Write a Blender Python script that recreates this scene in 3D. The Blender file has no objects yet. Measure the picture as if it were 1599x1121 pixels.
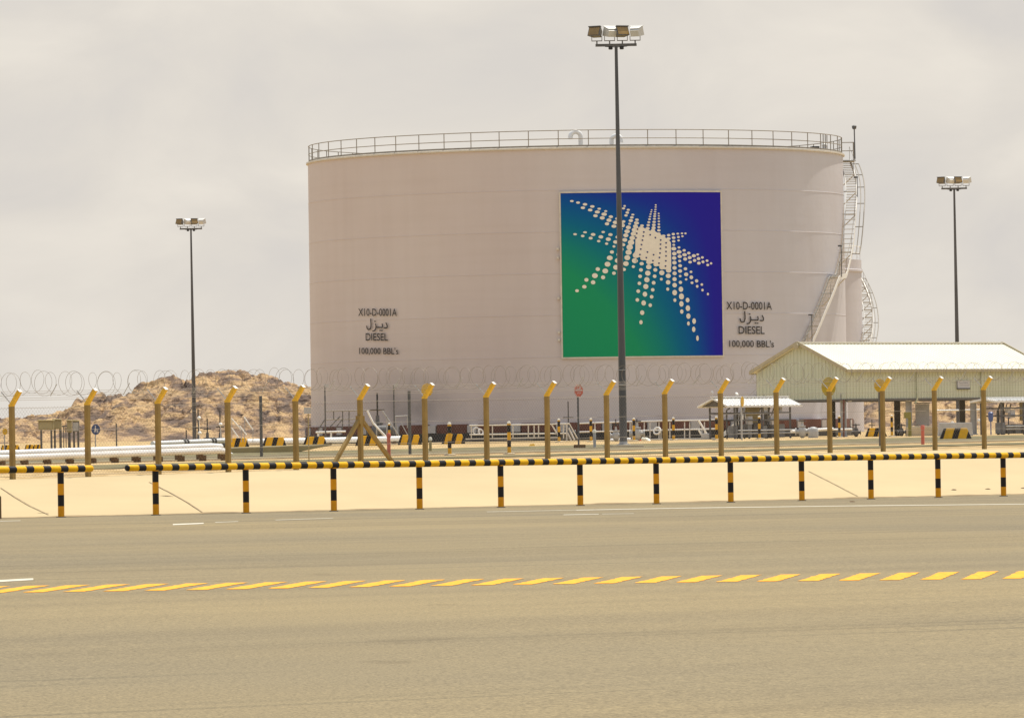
import bpy, math, random
from mathutils import Vector, Matrix, noise
random.seed(7)
C = bpy.context.scene.collection
SC = bpy.context.scene
R = math.radians

# ------------------------------------------------------------------ camera, sky, sun
F_PX, CX, CY = 10000.0, 799.5, 560.5
ROLL, PITCH = R(0.9), math.atan(127.5 / 10000.0)
EYE = Vector((0, 0, 1.5))
fwd = Vector((0, math.cos(PITCH), math.sin(PITCH)))
zup = Vector((0, -math.sin(PITCH), math.cos(PITCH)))
rgt = Vector((1, 0, 0)) * math.cos(ROLL) - zup * math.sin(ROLL)
upv = Vector((1, 0, 0)) * math.sin(ROLL) + zup * math.cos(ROLL)
cd = bpy.data.cameras.new('camera')
cam = bpy.data.objects.new('camera', cd)
C.objects.link(cam)
cd.sensor_fit = 'HORIZONTAL'
cd.sensor_width = 36.0
cd.lens = F_PX / 1599.0 * 36.0
cd.clip_start = 1.0
cd.clip_end = 8000
M = Matrix((rgt, upv, -fwd)).transposed().to_4x4()
M.translation = EYE
cam.matrix_world = M
SC.camera = cam
SC.view_settings.view_transform = 'Standard'
SC.view_settings.look = 'None'
SC.view_settings.gamma = 1
SC.view_settings.exposure = 0.0
SC.cycles.max_bounces = 6

SUN_EL = R(66)
SUN_DIR = Vector((math.cos(SUN_EL) * 0.62, math.cos(SUN_EL) * 0.785, math.sin(SUN_EL)))   # towards the sun
sd = bpy.data.lights.new('sun', 'SUN')
sd.energy = 4.9
sd.angle = R(0.6)
sd.color = (1.0, 0.92, 0.78)
sun = bpy.data.objects.new('sun', sd)
C.objects.link(sun)
sun.rotation_euler = SUN_DIR.to_track_quat('Z', 'Y').to_euler()

w = bpy.data.worlds.new('World')
SC.world = w
w.use_nodes = True
nt = w.node_tree
N, L = nt.nodes, nt.links
bg = N['Background']
sky = N.new('ShaderNodeTexSky')
sky.sky_type = 'NISHITA'
sky.sun_disc = False
sky.sun_elevation = SUN_EL
sky.sun_rotation = math.atan2(SUN_DIR.x, SUN_DIR.y)
sky.dust_density = 4.0
tc = N.new('ShaderNodeTexCoord')
mp = N.new('ShaderNodeMapping')
mp.inputs['Scale'].default_value = (16, 16, 30)
mp.inputs['Location'].default_value = (7.4, 2.7, 1.3)
L.new(tc.outputs['Generated'], mp.inputs['Vector'])
n1 = N.new('ShaderNodeTexNoise')
n1.inputs['Scale'].default_value = 1.35
n1.inputs['Detail'].default_value = 7
n1.inputs['Roughness'].default_value = 0.52
n1.inputs['Distortion'].default_value = 0.5
L.new(mp.outputs['Vector'], n1.inputs['Vector'])
cr = N.new('ShaderNodeValToRGB')
cr.color_ramp.elements[0].position = 0.34
cr.color_ramp.elements[0].color = (0.705, 0.668, 0.628, 1)
cr.color_ramp.elements[1].position = 0.68
cr.color_ramp.elements[1].color = (0.840, 0.785, 0.705, 1)
ce = cr.color_ramp.elements.new(0.50)
ce.color = (0.765, 0.718, 0.655, 1)
L.new(n1.outputs['Fac'], cr.inputs['Fac'])
mul = N.new('ShaderNodeVectorMath')
mul.operation = 'SCALE'
mul.inputs['Scale'].default_value = 10.0
L.new(cr.outputs['Color'], mul.inputs[0])
# the veil is creamy near the horizon (dust) and cool white overhead
sz = N.new('ShaderNodeSeparateXYZ')
L.new(tc.outputs['Generated'], sz.inputs['Vector'])
hz = N.new('ShaderNodeMapRange')
hz.inputs['From Min'].default_value = 0.10
hz.inputs['From Max'].default_value = 0.45
L.new(sz.outputs['Z'], hz.inputs['Value'])
over = N.new('ShaderNodeMixRGB')
over.inputs['Color2'].default_value = (5.9, 6.6, 7.6, 1)
L.new(hz.outputs['Result'], over.inputs['Fac'])
L.new(mul.outputs['Vector'], over.inputs['Color1'])
mix = N.new('ShaderNodeMixRGB')
mix.inputs['Fac'].default_value = 0.96        # a bright veil of cloud over nearly the whole sky
L.new(sky.outputs['Color'], mix.inputs['Color1'])
L.new(over.outputs['Color'], mix.inputs['Color2'])
L.new(mix.outputs['Color'], bg.inputs['Color'])
bg.inputs['Strength'].default_value = 0.10

# ------------------------------------------------------------------ helpers
def at(px, py, Y):
    "point of the place seen at photo pixel (px, py) whose distance ahead is Y"
    d = rgt * ((px - CX) / F_PX) - upv * ((py - CY) / F_PX) + fwd
    return EYE + d * (Y / d.y)

def lerp(a, b, t): return a + (b - a) * t

PROF = [(-1000, .05), (100, .25), (135, .50), (159.6, .73), (167, .80), (183.5, .95), (191, 1.0), (199, 1.02), (241, 1.19),
        (290, 1.39), (400, 1.46), (600, 2.0), (9000, 2.0)]
def gh(y):
    for (a, ha), (b, hb) in zip(PROF, PROF[1:]):
        if y <= b:
            return lerp(ha, hb, (y - a) / (b - a))
    return 2.0

def ground(px, Y):
    p = at(px, 690, Y)
    return Vector((p.x, Y, gh(Y)))

def road_z(x): return -0.005 * (max(-40, min(60, x)) + 1.5)

def road_at(px, py):
    d = rgt * ((px - CX) / F_PX) - upv * ((py - CY) / F_PX) + fwd
    # plane z = -.005 (x + 1.5)
    t = (-0.0075 - EYE.z) / (d.z + 0.005 * d.x)
    return EYE + d * t

class MB:
    def __init__(s): s.v = []; s.f = []; s.uv = {}
    def add(s, vs, fs):
        b = len(s.v); s.v += [Vector(v) for v in vs]; s.f += [tuple(i + b for i in f) for f in fs]; return s
    def hexa(s, p):
        return s.add(p, [(0, 3, 2, 1), (4, 5, 6, 7), (0, 1, 5, 4), (1, 2, 6, 5), (2, 3, 7, 6), (3, 0, 4, 7)])
    def box(s, c, sx, sy, sz, ax=None):
        c = Vector(c); X, Y, Z = ax if ax else (Vector((1, 0, 0)), Vector((0, 1, 0)), Vector((0, 0, 1)))
        p = [c + X * (sx / 2 * a) + Y * (sy / 2 * b) + Z * (sz / 2 * d) for d in (-1, 1) for a, b in ((-1, -1), (1, -1), (1, 1), (-1, 1))]
        return s.hexa(p)
    def bar(s, a, b, wx, wy=None, side=None):
        a = Vector(a); b = Vector(b); wy = wy or wx; d = (b - a)
        if d.length < 1e-6: return s
        Z = d.normalized(); X = side or (Vector((1, 0, 0)) if abs(Z.x) < .9 else Vector((0, 1, 0)))
        Y = Z.cross(X).normalized(); X = Y.cross(Z).normalized()
        return s.box((a + b) / 2, wx, wy, d.length, (X, Y, Z))
    def tube(s, pts, r, n=8, cap=True):
        pts = [Vector(p) for p in pts]; m = len(pts); rs = r if isinstance(r, (list, tuple)) else [r] * m
        base = len(s.v); X = None
        for i, p in enumerate(pts):
            t = (pts[min(i + 1, m - 1)] - pts[max(i - 1, 0)]).normalized()
            if X is None:
                X = Vector((1, 0, 0)) if abs(t.x) < .9 else Vector((0, 0, 1))
            X = (X - t * X.dot(t)).normalized(); Y = t.cross(X)
            for k in range(n):
                a = 2 * math.pi * k / n
                s.v.append(p + (X * math.cos(a) + Y * math.sin(a)) * rs[i])
        for i in range(m - 1):
            for k in range(n):
                k2 = (k + 1) % n
                s.f.append((base + i * n + k, base + i * n + k2, base + (i + 1) * n + k2, base + (i + 1) * n + k))
        if cap:
            s.f.append(tuple(base + k for k in reversed(range(n))))
            s.f.append(tuple(base + (m - 1) * n + k for k in range(n)))
        return s
    def lathe(s, c, prof, n=16, axis=None):
        c = Vector(c); Z = Vector(axis).normalized() if axis else Vector((0, 0, 1))
        X = Vector((1, 0, 0)) if abs(Z.x) < .9 else Vector((0, 1, 0)); X = (X - Z * X.dot(Z)).normalized(); Y = Z.cross(X)
        base = len(s.v)
        for r, h in prof:
            for k in range(n):
                a = 2 * math.pi * k / n
                s.v.append(c + Z * h + (X * math.cos(a) + Y * math.sin(a)) * max(r, 1e-4))
        for i in range(len(prof) - 1):
            for k in range(n):
                k2 = (k + 1) % n
                s.f.append((base + i * n + k, base + i * n + k2, base + (i + 1) * n + k2, base + (i + 1) * n + k))
        s.f.append(tuple(base + k for k in reversed(range(n))))
        s.f.append(tuple(base + (len(prof) - 1) * n + k for k in range(n)))
        return s
    def torus(s, c, Rr, r, axis, n=20, m=6):
        c = Vector(c); Z = Vector(axis).normalized(); X = Vector((1, 0, 0)) if abs(Z.x) < .9 else Vector((0, 1, 0))
        X = (X - Z * X.dot(Z)).normalized(); Y = Z.cross(X); base = len(s.v)
        for i in range(n):
            a = 2 * math.pi * i / n; e = X * math.cos(a) + Y * math.sin(a)
            for k in range(m):
                b = 2 * math.pi * k / m
                s.v.append(c + e * (Rr + r * math.cos(b)) + Z * r * math.sin(b))
        for i in range(n):
            for k in range(m):
                s.f.append((base + i * m + k, base + ((i + 1) % n) * m + k, base + ((i + 1) % n) * m + (k + 1) % m, base + i * m + (k + 1) % m))
        return s
    def prism(s, poly, ext):
        "poly: list of 3-D points (planar), extruded by vector ext"
        n = len(poly); poly = [Vector(p) for p in poly]; ext = Vector(ext)
        return s.add(poly + [p + ext for p in poly],
                     [tuple(range(n - 1, -1, -1)), tuple(range(n, 2 * n))] + [(i, (i + 1) % n, (i + 1) % n + n, i + n) for i in range(n)])
    def build(s, name, mat, parent=None, smooth=False, origin=None, bevel=0):
        me = bpy.data.meshes.new(name)
        o = bpy.data.objects.new(name, me); C.objects.link(o)
        org = Vector((0, 0, 0))
        if parent is not None:
            p = parent
            while p is not None:
                org = org + p.location; p = p.parent
            o.parent = parent
        loc = Vector((0, 0, 0))
        if origin is not None:
            loc = Vector(origin) - org
            o.location = loc
        sh = org + loc
        me.from_pydata([v - sh for v in s.v], [], s.f)
        me.validate(); 
        import bmesh
        bm = bmesh.new(); bm.from_mesh(me); bmesh.ops.recalc_face_normals(bm, faces=bm.faces); bm.to_mesh(me); bm.free()
        if smooth:
            for p in me.polygons: p.use_smooth = True
            me.set_sharp_from_angle(angle=R(40))
        if mat: me.materials.append(mat)
        if bevel:
            b = o.modifiers.new('bevel', 'BEVEL'); b.width = bevel; b.segments = 2; b.limit_method = 'ANGLE'
        return o

def tag(o, label=None, cat=None, group=None, kind=None):
    if label: o['label'] = label
    if cat: o['category'] = cat
    if group: o['group'] = group
    if kind: o['kind'] = kind
    return o

def thing(name, label, cat, loc=(0, 0, 0), group=None):
    o = bpy.data.objects.new(name, None); C.objects.link(o); o.location = loc
    o.empty_display_size = .3
    return tag(o, label, cat, group)

def copy_tree(o, parent=None):
    c = o.copy(); C.objects.link(c); c.parent = parent
    for ch in list(o.children): copy_tree(ch, c)
    return c

# ------------------------------------------------------------------ materials
def newmat(name):
    m = bpy.data.materials.new(name); m.use_nodes = True
    return m, m.node_tree.nodes, m.node_tree.links, m.node_tree.nodes['Principled BSDF']

def mat(name, col, rough=.6, metal=0.0, var=.12, scale=3.0, bump=0.0, stretch=(1, 1, 1), col2=None, detail=5):
    m, N, L, b = newmat(name)
    t = N.new('ShaderNodeTexCoord'); mp = N.new('ShaderNodeMapping'); mp.inputs['Scale'].default_value = stretch
    L.new(t.outputs['Object'], mp.inputs['Vector'])
    n = N.new('ShaderNodeTexNoise'); n.inputs['Scale'].default_value = scale; n.inputs['Detail'].default_value = detail
    L.new(mp.outputs['Vector'], n.inputs['Vector'])
    r = N.new('ShaderNodeValToRGB')
    r.color_ramp.elements[0].position = .3; r.color_ramp.elements[1].position = .72
    c2 = col2 or tuple(c * (1 + var) for c in col)
    r.color_ramp.elements[0].color = (*[c * (1 - var) for c in col], 1)
    r.color_ramp.elements[1].color = (*c2, 1)
    L.new(n.outputs['Fac'], r.inputs['Fac']); L.new(r.outputs['Color'], b.inputs['Base Color'])
    b.inputs['Roughness'].default_value = rough; b.inputs['Metallic'].default_value = metal
    if bump:
        bp = N.new('ShaderNodeBump'); bp.inputs['Strength'].default_value = bump; bp.inputs['Distance'].default_value = .05
        L.new(n.outputs['Fac'], bp.inputs['Height']); L.new(bp.outputs['Normal'], b.inputs['Normal'])
    return m

def stripe_mat(name, ca, cb, direction, period, offset=0.0, duty=.5, rough=.45):
    m, N, L, b = newmat(name)
    t = N.new('ShaderNodeTexCoord'); d = N.new('ShaderNodeVectorMath'); d.operation = 'DOT_PRODUCT'
    d.inputs[1].default_value = tuple(x / period for x in direction)
    L.new(t.outputs['Object'], d.inputs[0])
    a = N.new('ShaderNodeMath'); a.operation = 'ADD'; a.inputs[1].default_value = offset + 100
    L.new(d.outputs['Value'], a.inputs[0])
    fr = N.new('ShaderNodeMath'); fr.operation = 'FRACT'; L.new(a.outputs[0], fr.inputs[0])
    g = N.new('ShaderNodeMath'); g.operation = 'GREATER_THAN'; g.inputs[1].default_value = duty; L.new(fr.outputs[0], g.inputs[0])
    n = N.new('ShaderNodeTexNoise'); n.inputs['Scale'].default_value = 9; n.inputs['Detail'].default_value = 6
    L.new(t.outputs['Object'], n.inputs['Vector'])
    mx = N.new('ShaderNodeMixRGB'); mx.inputs['Color1'].default_value = (*ca, 1); mx.inputs['Color2'].default_value = (*cb, 1)
    L.new(g.outputs[0], mx.inputs['Fac'])
    r = N.new('ShaderNodeValToRGB'); r.color_ramp.elements[0].position = .35; r.color_ramp.elements[1].position = .62
    r.color_ramp.elements[0].color = (.86, .85, .83, 1); r.color_ramp.elements[1].color = (1, 1, 1, 1)
    L.new(n.outputs['Fac'], r.inputs['Fac'])
    mm = N.new('ShaderNodeMixRGB'); mm.blend_type = 'MULTIPLY'; mm.inputs['Fac'].default_value = 1
    L.new(mx.outputs['Color'], mm.inputs['Color1']); L.new(r.outputs['Color'], mm.inputs['Color2'])
    L.new(mm.outputs['Color'], b.inputs['Base Color']); b.inputs['Roughness'].default_value = rough; b.inputs['Specular IOR Level'].default_value = .22
    return m

YEL, BLK = (.86, .47, .004), (.016, .014, .014)
m_steel = mat('galvanised steel', (.36, .36, .36), .5, .3, .15, 4)
m_steel_dark = mat('weathered dark steel', (.12, .115, .11), .55, .2, .2, 6)
m_pole = mat('lamp pole paint', (.088, .088, .092), .5, .0, .25, 1.2, stretch=(4, 4, .4))
m_white = mat('white paint', (.78, .77, .74), .45, 0, .06, 3)
m_grey = mat('grey paint', (.42, .42, .42), .5, 0, .12, 4)
m_dgrey = mat('dark grey machinery', (.10, .10, .105), .5, 0, .25, 6)
m_black = mat('black paint', (.02, .02, .02), .5, 0, .2, 5)
m_yellow = mat('yellow paint', (.62, .36, .02), .5, 0, .15, 5)
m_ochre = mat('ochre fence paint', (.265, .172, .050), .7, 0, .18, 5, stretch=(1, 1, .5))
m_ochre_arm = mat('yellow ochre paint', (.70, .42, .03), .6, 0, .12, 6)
m_red = mat('red paint', (.58, .135, .085), .5, 0, .15, 6)
m_conc = mat('concrete', (.50, .42, .29), .9, 0, .14, 2, bump=.2)
m_conc_ol = mat('olive stained concrete', (.34, .27, .125), .9, 0, .18, 1.5, bump=.2)
m_brownblock = mat('brown block', (.15, .09, .045), .9, 0, .2, 4)
m_alu = mat('bright pipe cladding', (.80, .79, .77), .38, .15, .06, 2)
m_wire = mat('galvanised wire', (.27, .235, .195), .6, .2, .1, 3)
m_blue = mat('blue sign paint', (.02, .05, .16), .4, 0, .1, 5)
m_signgrey = mat('sign panel grey', (.50, .50, .52), .5, 0, .08, 8)
m_cream = mat('cream sheet roofing', (.82, .79, .67), .45, 0, .05, .8)
m_rust = mat('rust brown steel', (.13, .045, .03), .7, 0, .3, 2)
# ------------------------------------------------------------------ ground
def line_pt(p0, z0, p1, z1, px, py=690):
    iz = lerp(1 / z0, 1 / z1, (px - p0) / (p1 - p0)); Y = 1 / iz
    p = at(px, py, Y); return Vector((p.x, Y, 0))
def barrier_pt(px): return line_pt(95, 134.6, 1567, 159.0, px, 765)
def fence_pt(px):
    v = line_pt(19, 160.0, 1537, 197.0, px); v.z = gh(v.y); return v
def extend(a, b, s): return a + (b - a) * s

def asphalt_material():
    m, N, L, b = newmat('dusty asphalt')
    t = N.new('ShaderNodeTexCoord')
    def noi(scale, st, det=6, dist=0.0, rot=0.0):
        mp = N.new('ShaderNodeMapping'); mp.vector_type = 'TEXTURE'; mp.inputs['Rotation'].default_value = (0, 0, rot); st = tuple(1 / s for s in st); mp.inputs['Scale'].default_value = st; L.new(t.outputs['Object'], mp.inputs['Vector'])
        n = N.new('ShaderNodeTexNoise'); n.inputs['Scale'].default_value = scale; n.inputs['Detail'].default_value = det
        n.inputs['Distortion'].default_value = dist
        L.new(mp.outputs['Vector'], n.inputs['Vector']); return n.outputs['Fac']
    def ramp(f, a, ca, bb, cb):
        r = N.new('ShaderNodeValToRGB'); r.color_ramp.elements[0].position = a; r.color_ramp.elements[0].color = (*ca, 1)
        r.color_ramp.elements[1].position = bb; r.color_ramp.elements[1].color = (*cb, 1); L.new(f, r.inputs['Fac']); return r.outputs['Color']
    def mul(a, c, f=1.0):
        x = N.new('ShaderNodeMixRGB'); x.blend_type = 'MULTIPLY'; x.inputs['Fac'].default_value = f
        L.new(a, x.inputs['Color1']); L.new(c, x.inputs['Color2']); return x.outputs['Color']
    base = ramp(noi(.10, (.5, .35, 1), 7, 0, R(40)), .33, (.232, .190, .118), .68, (.312, .242, .128))
    tyre = ramp(noi(.55, (.035, .9, 1), 6, .5, R(44)), .36, (.865, .865, .88), .58, (1, 1, 1))
    skid = ramp(noi(1.3, (.028, .9, 1), 5, .4, R(37)), .31, (.76, .77, .79), .40, (1, 1, 1))
    grain = ramp(noi(22, (1, .8, 1), 5), .30, (.74, .74, .74), .70, (1.19, 1.19, 1.18))
    speck = ramp(noi(55, (1, .8, 1), 3), .30, (.55, .55, .55), .62, (1.12, 1.12, 1.10))
    c = mul(mul(mul(mul(base, tyre), skid), grain), speck)
    # a few pale pebbles and small dark stains
    def spots(scale, thr, val):
        mp_ = N.new('ShaderNodeMapping'); mp_.inputs['Scale'].default_value = (1, .45, 1); L.new(t.outputs['Object'], mp_.inputs['Vector'])
        v_ = N.new('ShaderNodeTexVoronoi'); v_.inputs['Scale'].default_value = scale; L.new(mp_.outputs['Vector'], v_.inputs['Vector'])
        return ramp(v_.outputs['Distance'], thr * .6, val, thr, (1, 1, 1))
    c = mul(mul(c, spots(1.7, .030, (1.5, 1.45, 1.35))), spots(.9, .022, (.45, .42, .40)))
    c = mul(c, ramp(noi(.8, (1, .5, 1), 4), .26, (.84, .83, .82), .34, (1, 1, 1)))
    L.new(c, b.inputs['Base Color']); b.inputs['Roughness'].default_value = .85
    b.inputs['Specular IOR Level'].default_value = .25
    bp = N.new('ShaderNodeBump'); bp.inputs['Strength'].default_value = .5; bp.inputs['Distance'].default_value = .006
    L.new(noi(60, (1, 1, 1), 4), bp.inputs['Height']); L.new(bp.outputs['Normal'], b.inputs['Normal'])
    return m
m_asph = asphalt_material()

# the asphalt apron: one wide sheet with a slight crossfall
a = MB(); xs = [-3000, -600, -40, 60, 600, 3000]; ys = [-400, 0, 60, 120, 170, 400, 7000]
vs = [(x, y, road_z(x)) for y in ys for x in xs]
a.add(vs, [(j * 6 + i, j * 6 + i + 1, (j + 1) * 6 + i + 1, (j + 1) * 6 + i) for j in range(6) for i in range(5)])
tag(a.build('asphalt_apron', m_asph), kind='structure')

# bank: pale concrete slope between the barrier and the fence
m_bank, N, L, b = newmat('pale bank')
t = N.new('ShaderNodeTexCoord')
def nz(scale, st=(1, 1, 1), det=5):
    mp_ = N.new('ShaderNodeMapping'); mp_.inputs['Scale'].default_value = st; L.new(t.outputs['Object'], mp_.inputs['Vector'])
    n = N.new('ShaderNodeTexNoise'); n.inputs['Scale'].default_value = scale; n.inputs['Detail'].default_value = det
    L.new(mp_.outputs['Vector'], n.inputs['Vector']); return n.outputs['Fac']
r = N.new('ShaderNodeValToRGB'); r.color_ramp.elements[0].position = .3; r.color_ramp.elements[0].color = (.485, .385, .228, 1)
r.color_ramp.elements[1].position = .7; r.color_ramp.elements[1].color = (.535, .425, .252, 1)
L.new(nz(.35, (1, .3, 1), 8), r.inputs['Fac']); L.new(r.outputs['Color'], b.inputs['Base Color']); b.inputs['Roughness'].default_value = .95
b.inputs['Specular IOR Level'].default_value = .1

toe0, toe1 = line_pt(95, 135.2, 1567, 162.5, 95), line_pt(95, 135.2, 1567, 162.5, 1567)
f0, f1 = fence_pt(19), fence_pt(1537)
for v in (toe0, toe1, f0, f1): v.z = 0
TOE = lambda s: extend(toe0, toe1, s)
FEN = lambda s: extend(f0, f1, s)
S0, S1, NS = -1.2, 8.0, 92
ss = [lerp(S0, S1, i / NS) for i in range(NS + 1)]
rows = []
NR = 12
for k in range(NR + 1):
    u = k / NR
    row = []
    for s in ss:
        p, q = TOE(s), FEN(s)
        v = p.lerp(q, u)
        z0 = road_z(p.x) - .01; z1 = gh(q.y)
        prof = u * .93 + .07 * u * u
        v.z = lerp(z0, z1, prof) + (.012 * noise.noise(Vector((v.x * .3, v.y * .15, 0))) if 0 < k < NR else 0)
        row.append(v)
    rows.append(row)
bk = MB(); n = NS + 1
bk.add([v for row in rows for v in row], [(j * n + i, j * n + i + 1, (j + 1) * n + i + 1, (j + 1) * n + i) for j in range(NR) for i in range(NS)])
tag(bk.build('bank', m_bank, smooth=True), kind='structure')
def bank_pt(px, u):
    "point on the bank at photo column px, fraction u of the way up"
    p = line_pt(95, 135.2, 1567, 162.5, px); q = fence_pt(px)
    v = p.lerp(Vector((q.x, q.y, 0)), u); v.z = lerp(road_z(p.x) - .01, q.z, u * .93 + .07 * u * u); return v

# joints in the bank's concrete (thin dark seams)
jm = mat('joint filler', (.29, .21, .115), .9, 0, .3, 1.2)
jt = MB()
def seam(pts, wdt):
    for (pa, ua), (pb, ub) in zip(pts, pts[1:]):
        A, B = bank_pt(pa, ua), bank_pt(pb, ub); d = (B - A); nrm = Vector((-d.y, d.x, 0)).normalized() * wdt / 2
        zz = Vector((0, 0, .012))
        jt.add([A - nrm + zz, B - nrm + zz, B + nrm + zz, A + nrm + zz], [(0, 1, 2, 3)])
def seam_px(pts, wdt):
    out = []
    for px, py in pts:
        lo, hi = 0.0, 1.0
        for _ in range(30):
            mid = (lo + hi) / 2; v = bank_pt(px, mid)
            d = v - EYE; yy = CY - F_PX * d.dot(upv) / d.dot(fwd)
            if yy > py: lo = mid
            else: hi = mid
        out.append((px, lo))
    seam(out, wdt)
seam_px([(0, 762), (20, 775), (45, 790), (74, 804)], .03)
seam_px([(232, 753), (262, 768), (292, 785), (318, 803)], .034)
seam_px([(58, 801), (74, 801)], .16)
seam_px([(252, 774), (266, 775)], .18)
seam_px([(1262, 736), (1290, 750), (1338, 775)], .028)
tag(jt.build('bank_joints', jm), kind='structure')

# plateau behind the fence: rolling sand, reaching the horizon
m_sand, N, L, b = newmat('sandy ground')
t = N.new('ShaderNodeTexCoord')
r = N.new('ShaderNodeValToRGB'); e = r.color_ramp.elements
e[0].position = .3; e[0].color = (.40, .285, .150, 1); e[1].position = .66; e[1].color = (.61, .455, .245, 1)
L.new(nz(.5, (1, .35, 1), 8), r.inputs['Fac'])
r2 = N.new('ShaderNodeValToRGB'); r2.color_ramp.elements[0].position = .42; r2.color_ramp.elements[0].color = (.72, .68, .58, 1)
r2.color_ramp.elements[1].position = .56; r2.color_ramp.elements[1].color = (1, 1, 1, 1)
L.new(nz(2.2, (1, .4, 1), 6), r2.inputs['Fac'])
mm = N.new('ShaderNodeMixRGB'); mm.blend_type = 'MULTIPLY'; mm.inputs['Fac'].default_value = 1
L.new(r.outputs['Color'], mm.inputs['Color1']); L.new(r2.outputs['Color'], mm.inputs['Color2'])
L.new(mm.outputs['Color'], b.inputs['Base Color']); b.inputs['Roughness'].default_value = .95; b.inputs['Specular IOR Level'].default_value = .1
fd = (f1 - f0).normalized(); fn = Vector((-fd.y, fd.x, 0))          # along the fence, and away from the camera
E1, E2 = fd, Vector((fd.y, -fd.x, 0))                               # site axes: along the fence / towards the road
offs = [0, 1, 2.5, 4, 5.5, 7] + [8 + 1.0 * k for k in range(42)] + [51, 54, 58, 62, 66, 70, 73, 75, 78, 82, 87, 93, 100, 110, 120, 130, 145, 160, 180, 200, 225, 250, 330, 500, 900, 2000, 5000]
pl = MB(); rows = []
for dd in offs:
    row = []
    for s in ss:
        v = FEN(s) + fn * dd; v.z = gh(v.y)
        row.append(v)
    rows.append(row)
pl.add([v for row in rows for v in row], [(j * n + i, j * n + i + 1, (j + 1) * n + i + 1, (j + 1) * n + i) for j in range(len(offs) - 1) for i in range(NS)])
tag(pl.build('sandy_ground', m_sand, smooth=True), kind='structure')

# service road behind the fence, with a raised pale kerb at each side, and an olive verge beyond
m_road2 = mat('service road', (.190, .155, .080), .9, 0, .25, .6, stretch=(1, .3, 1))
m_verge = mat('dry scrubby verge', (.150, .125, .050), .95, 0, .5, 1.6, stretch=(1, .3, 1), detail=8)
def strip(name, d0, d1, lift, m, th=0.0, jag=0.0):
    q = MB(); k = 320
    for i in range(k + 1):
        s = lerp(-.5, 3.0, i / k)
        for dd in (d0, d1):
            v = FEN(s) + fn * (dd + jag * noise.noise(Vector((s * 60, dd, 0)))); v.z = gh(v.y) + lift; q.v.append(v)
    for i in range(k): q.f.append((2 * i, 2 * i + 2, 2 * i + 3, 2 * i + 1))
    if th:
        b0 = len(q.v); q.v += [v - Vector((0, 0, th + .1)) for v in q.v[:b0]]
        for i in range(k):
            q.f.append((2 * i, 2 * i + 2, b0 + 2 * i + 2, b0 + 2 * i)); q.f.append((2 * i + 1, 2 * i + 3, b0 + 2 * i + 3, b0 + 2 * i + 1))
    return tag(q.build(name, m), kind='structure')
strip('path', 9.5, 15.0, .02, m_verge, 0, 1.6)
strip('service_road', 22.0, 30.0, .02, m_road2)
strip('kerb', 21.6, 22.0, .045, m_conc, .045)
strip('kerb', 30.0, 30.35, .05, m_conc, .05)
strip('verge', 30.4, 46, .02, m_verge, 0, 1.0)
strip('pavement', 74, 77, .04, m_conc, .04)
# painted markings on the apron
m_ymark = mat('yellow road paint', (.86, .37, .004), .85, 0, .22, 7, stretch=(2, .5, 1))
m_wmark = mat('white road paint', (.58, .54, .44), .75, 0, .2, 6)
ym = MB()
for i in range(-9, 36):
    t_ = i / 23.0
    bl = 34 + 63.78 * i; bw = lerp(33, 31.5, t_); sh = lerp(71, 28, t_); tw = lerp(35, 31, t_)
    yb = lerp(925, 904.5, t_); yt = lerp(913.5, 892.3, t_)
    if i > 3: yb += 1.0 * math.sin(math.pi * min(1, (i - 3) / 20))  * -1.5
    q = [road_at(bl, yb), road_at(bl + bw, yb - .4), road_at(bl + sh + tw, yt - .3), road_at(bl + sh, yt + .3)]
    # each stripe subdivided with slightly worn edges
    k = 14; left = [q[0].lerp(q[3], j / k) for j in range(k + 1)]; right = [q[1].lerp(q[2], j / k) for j in range(k + 1)]
    base = len(ym.v)
    for A, B in zip(left, right):
        jx = .012
        A = A + Vector((random.uniform(-jx, jx), 0, .004)); B = B + Vector((random.uniform(-jx, jx), 0, .004))
        ym.v += [A, B]
    for j in range(k): ym.f.append((base + 2 * j, base + 2 * j + 1, base + 2 * j + 3, base + 2 * j + 2))
tag(ym.build('yellow_crossing_marking', m_ymark), kind='structure')
wm = MB()
def wline(pts, thick):
    for (xa, ya), (xb, yb) in zip(pts, pts[1:]):
        q = [road_at(xa, ya + thick), road_at(xb, yb + thick * .9), road_at(xb, yb), road_at(xa, ya)]
        wm.add([v + Vector((0, 0, .004)) for v in q], [(0, 1, 2, 3)])
wline([(-60, 909.5), (0, 905.5), (52, 902.8)], 3.2)
wline([(270, 818.0), (318, 816.2)], 1.8)
wline([(336, 815.2), (372, 813.8)], .6)
wline([(430, 811.6), (520, 808.6)], .5)
wline([(0, 813.3), (32, 812.6)], .6)
wline([(880, 803.3), (935, 802.3)], .7)
wline([(940, 802.2), (990, 801.5)], .4)
wline([(760, 798.8), (900, 796.0)], .45)
wline([(900, 796.0), (1080, 792.6)], .8)
wline([(1080, 792.6), (1330, 789.3), (1640, 786.2)], .85)
tag(wm.build('white_line_marking', m_wmark), kind='structure')

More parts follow.
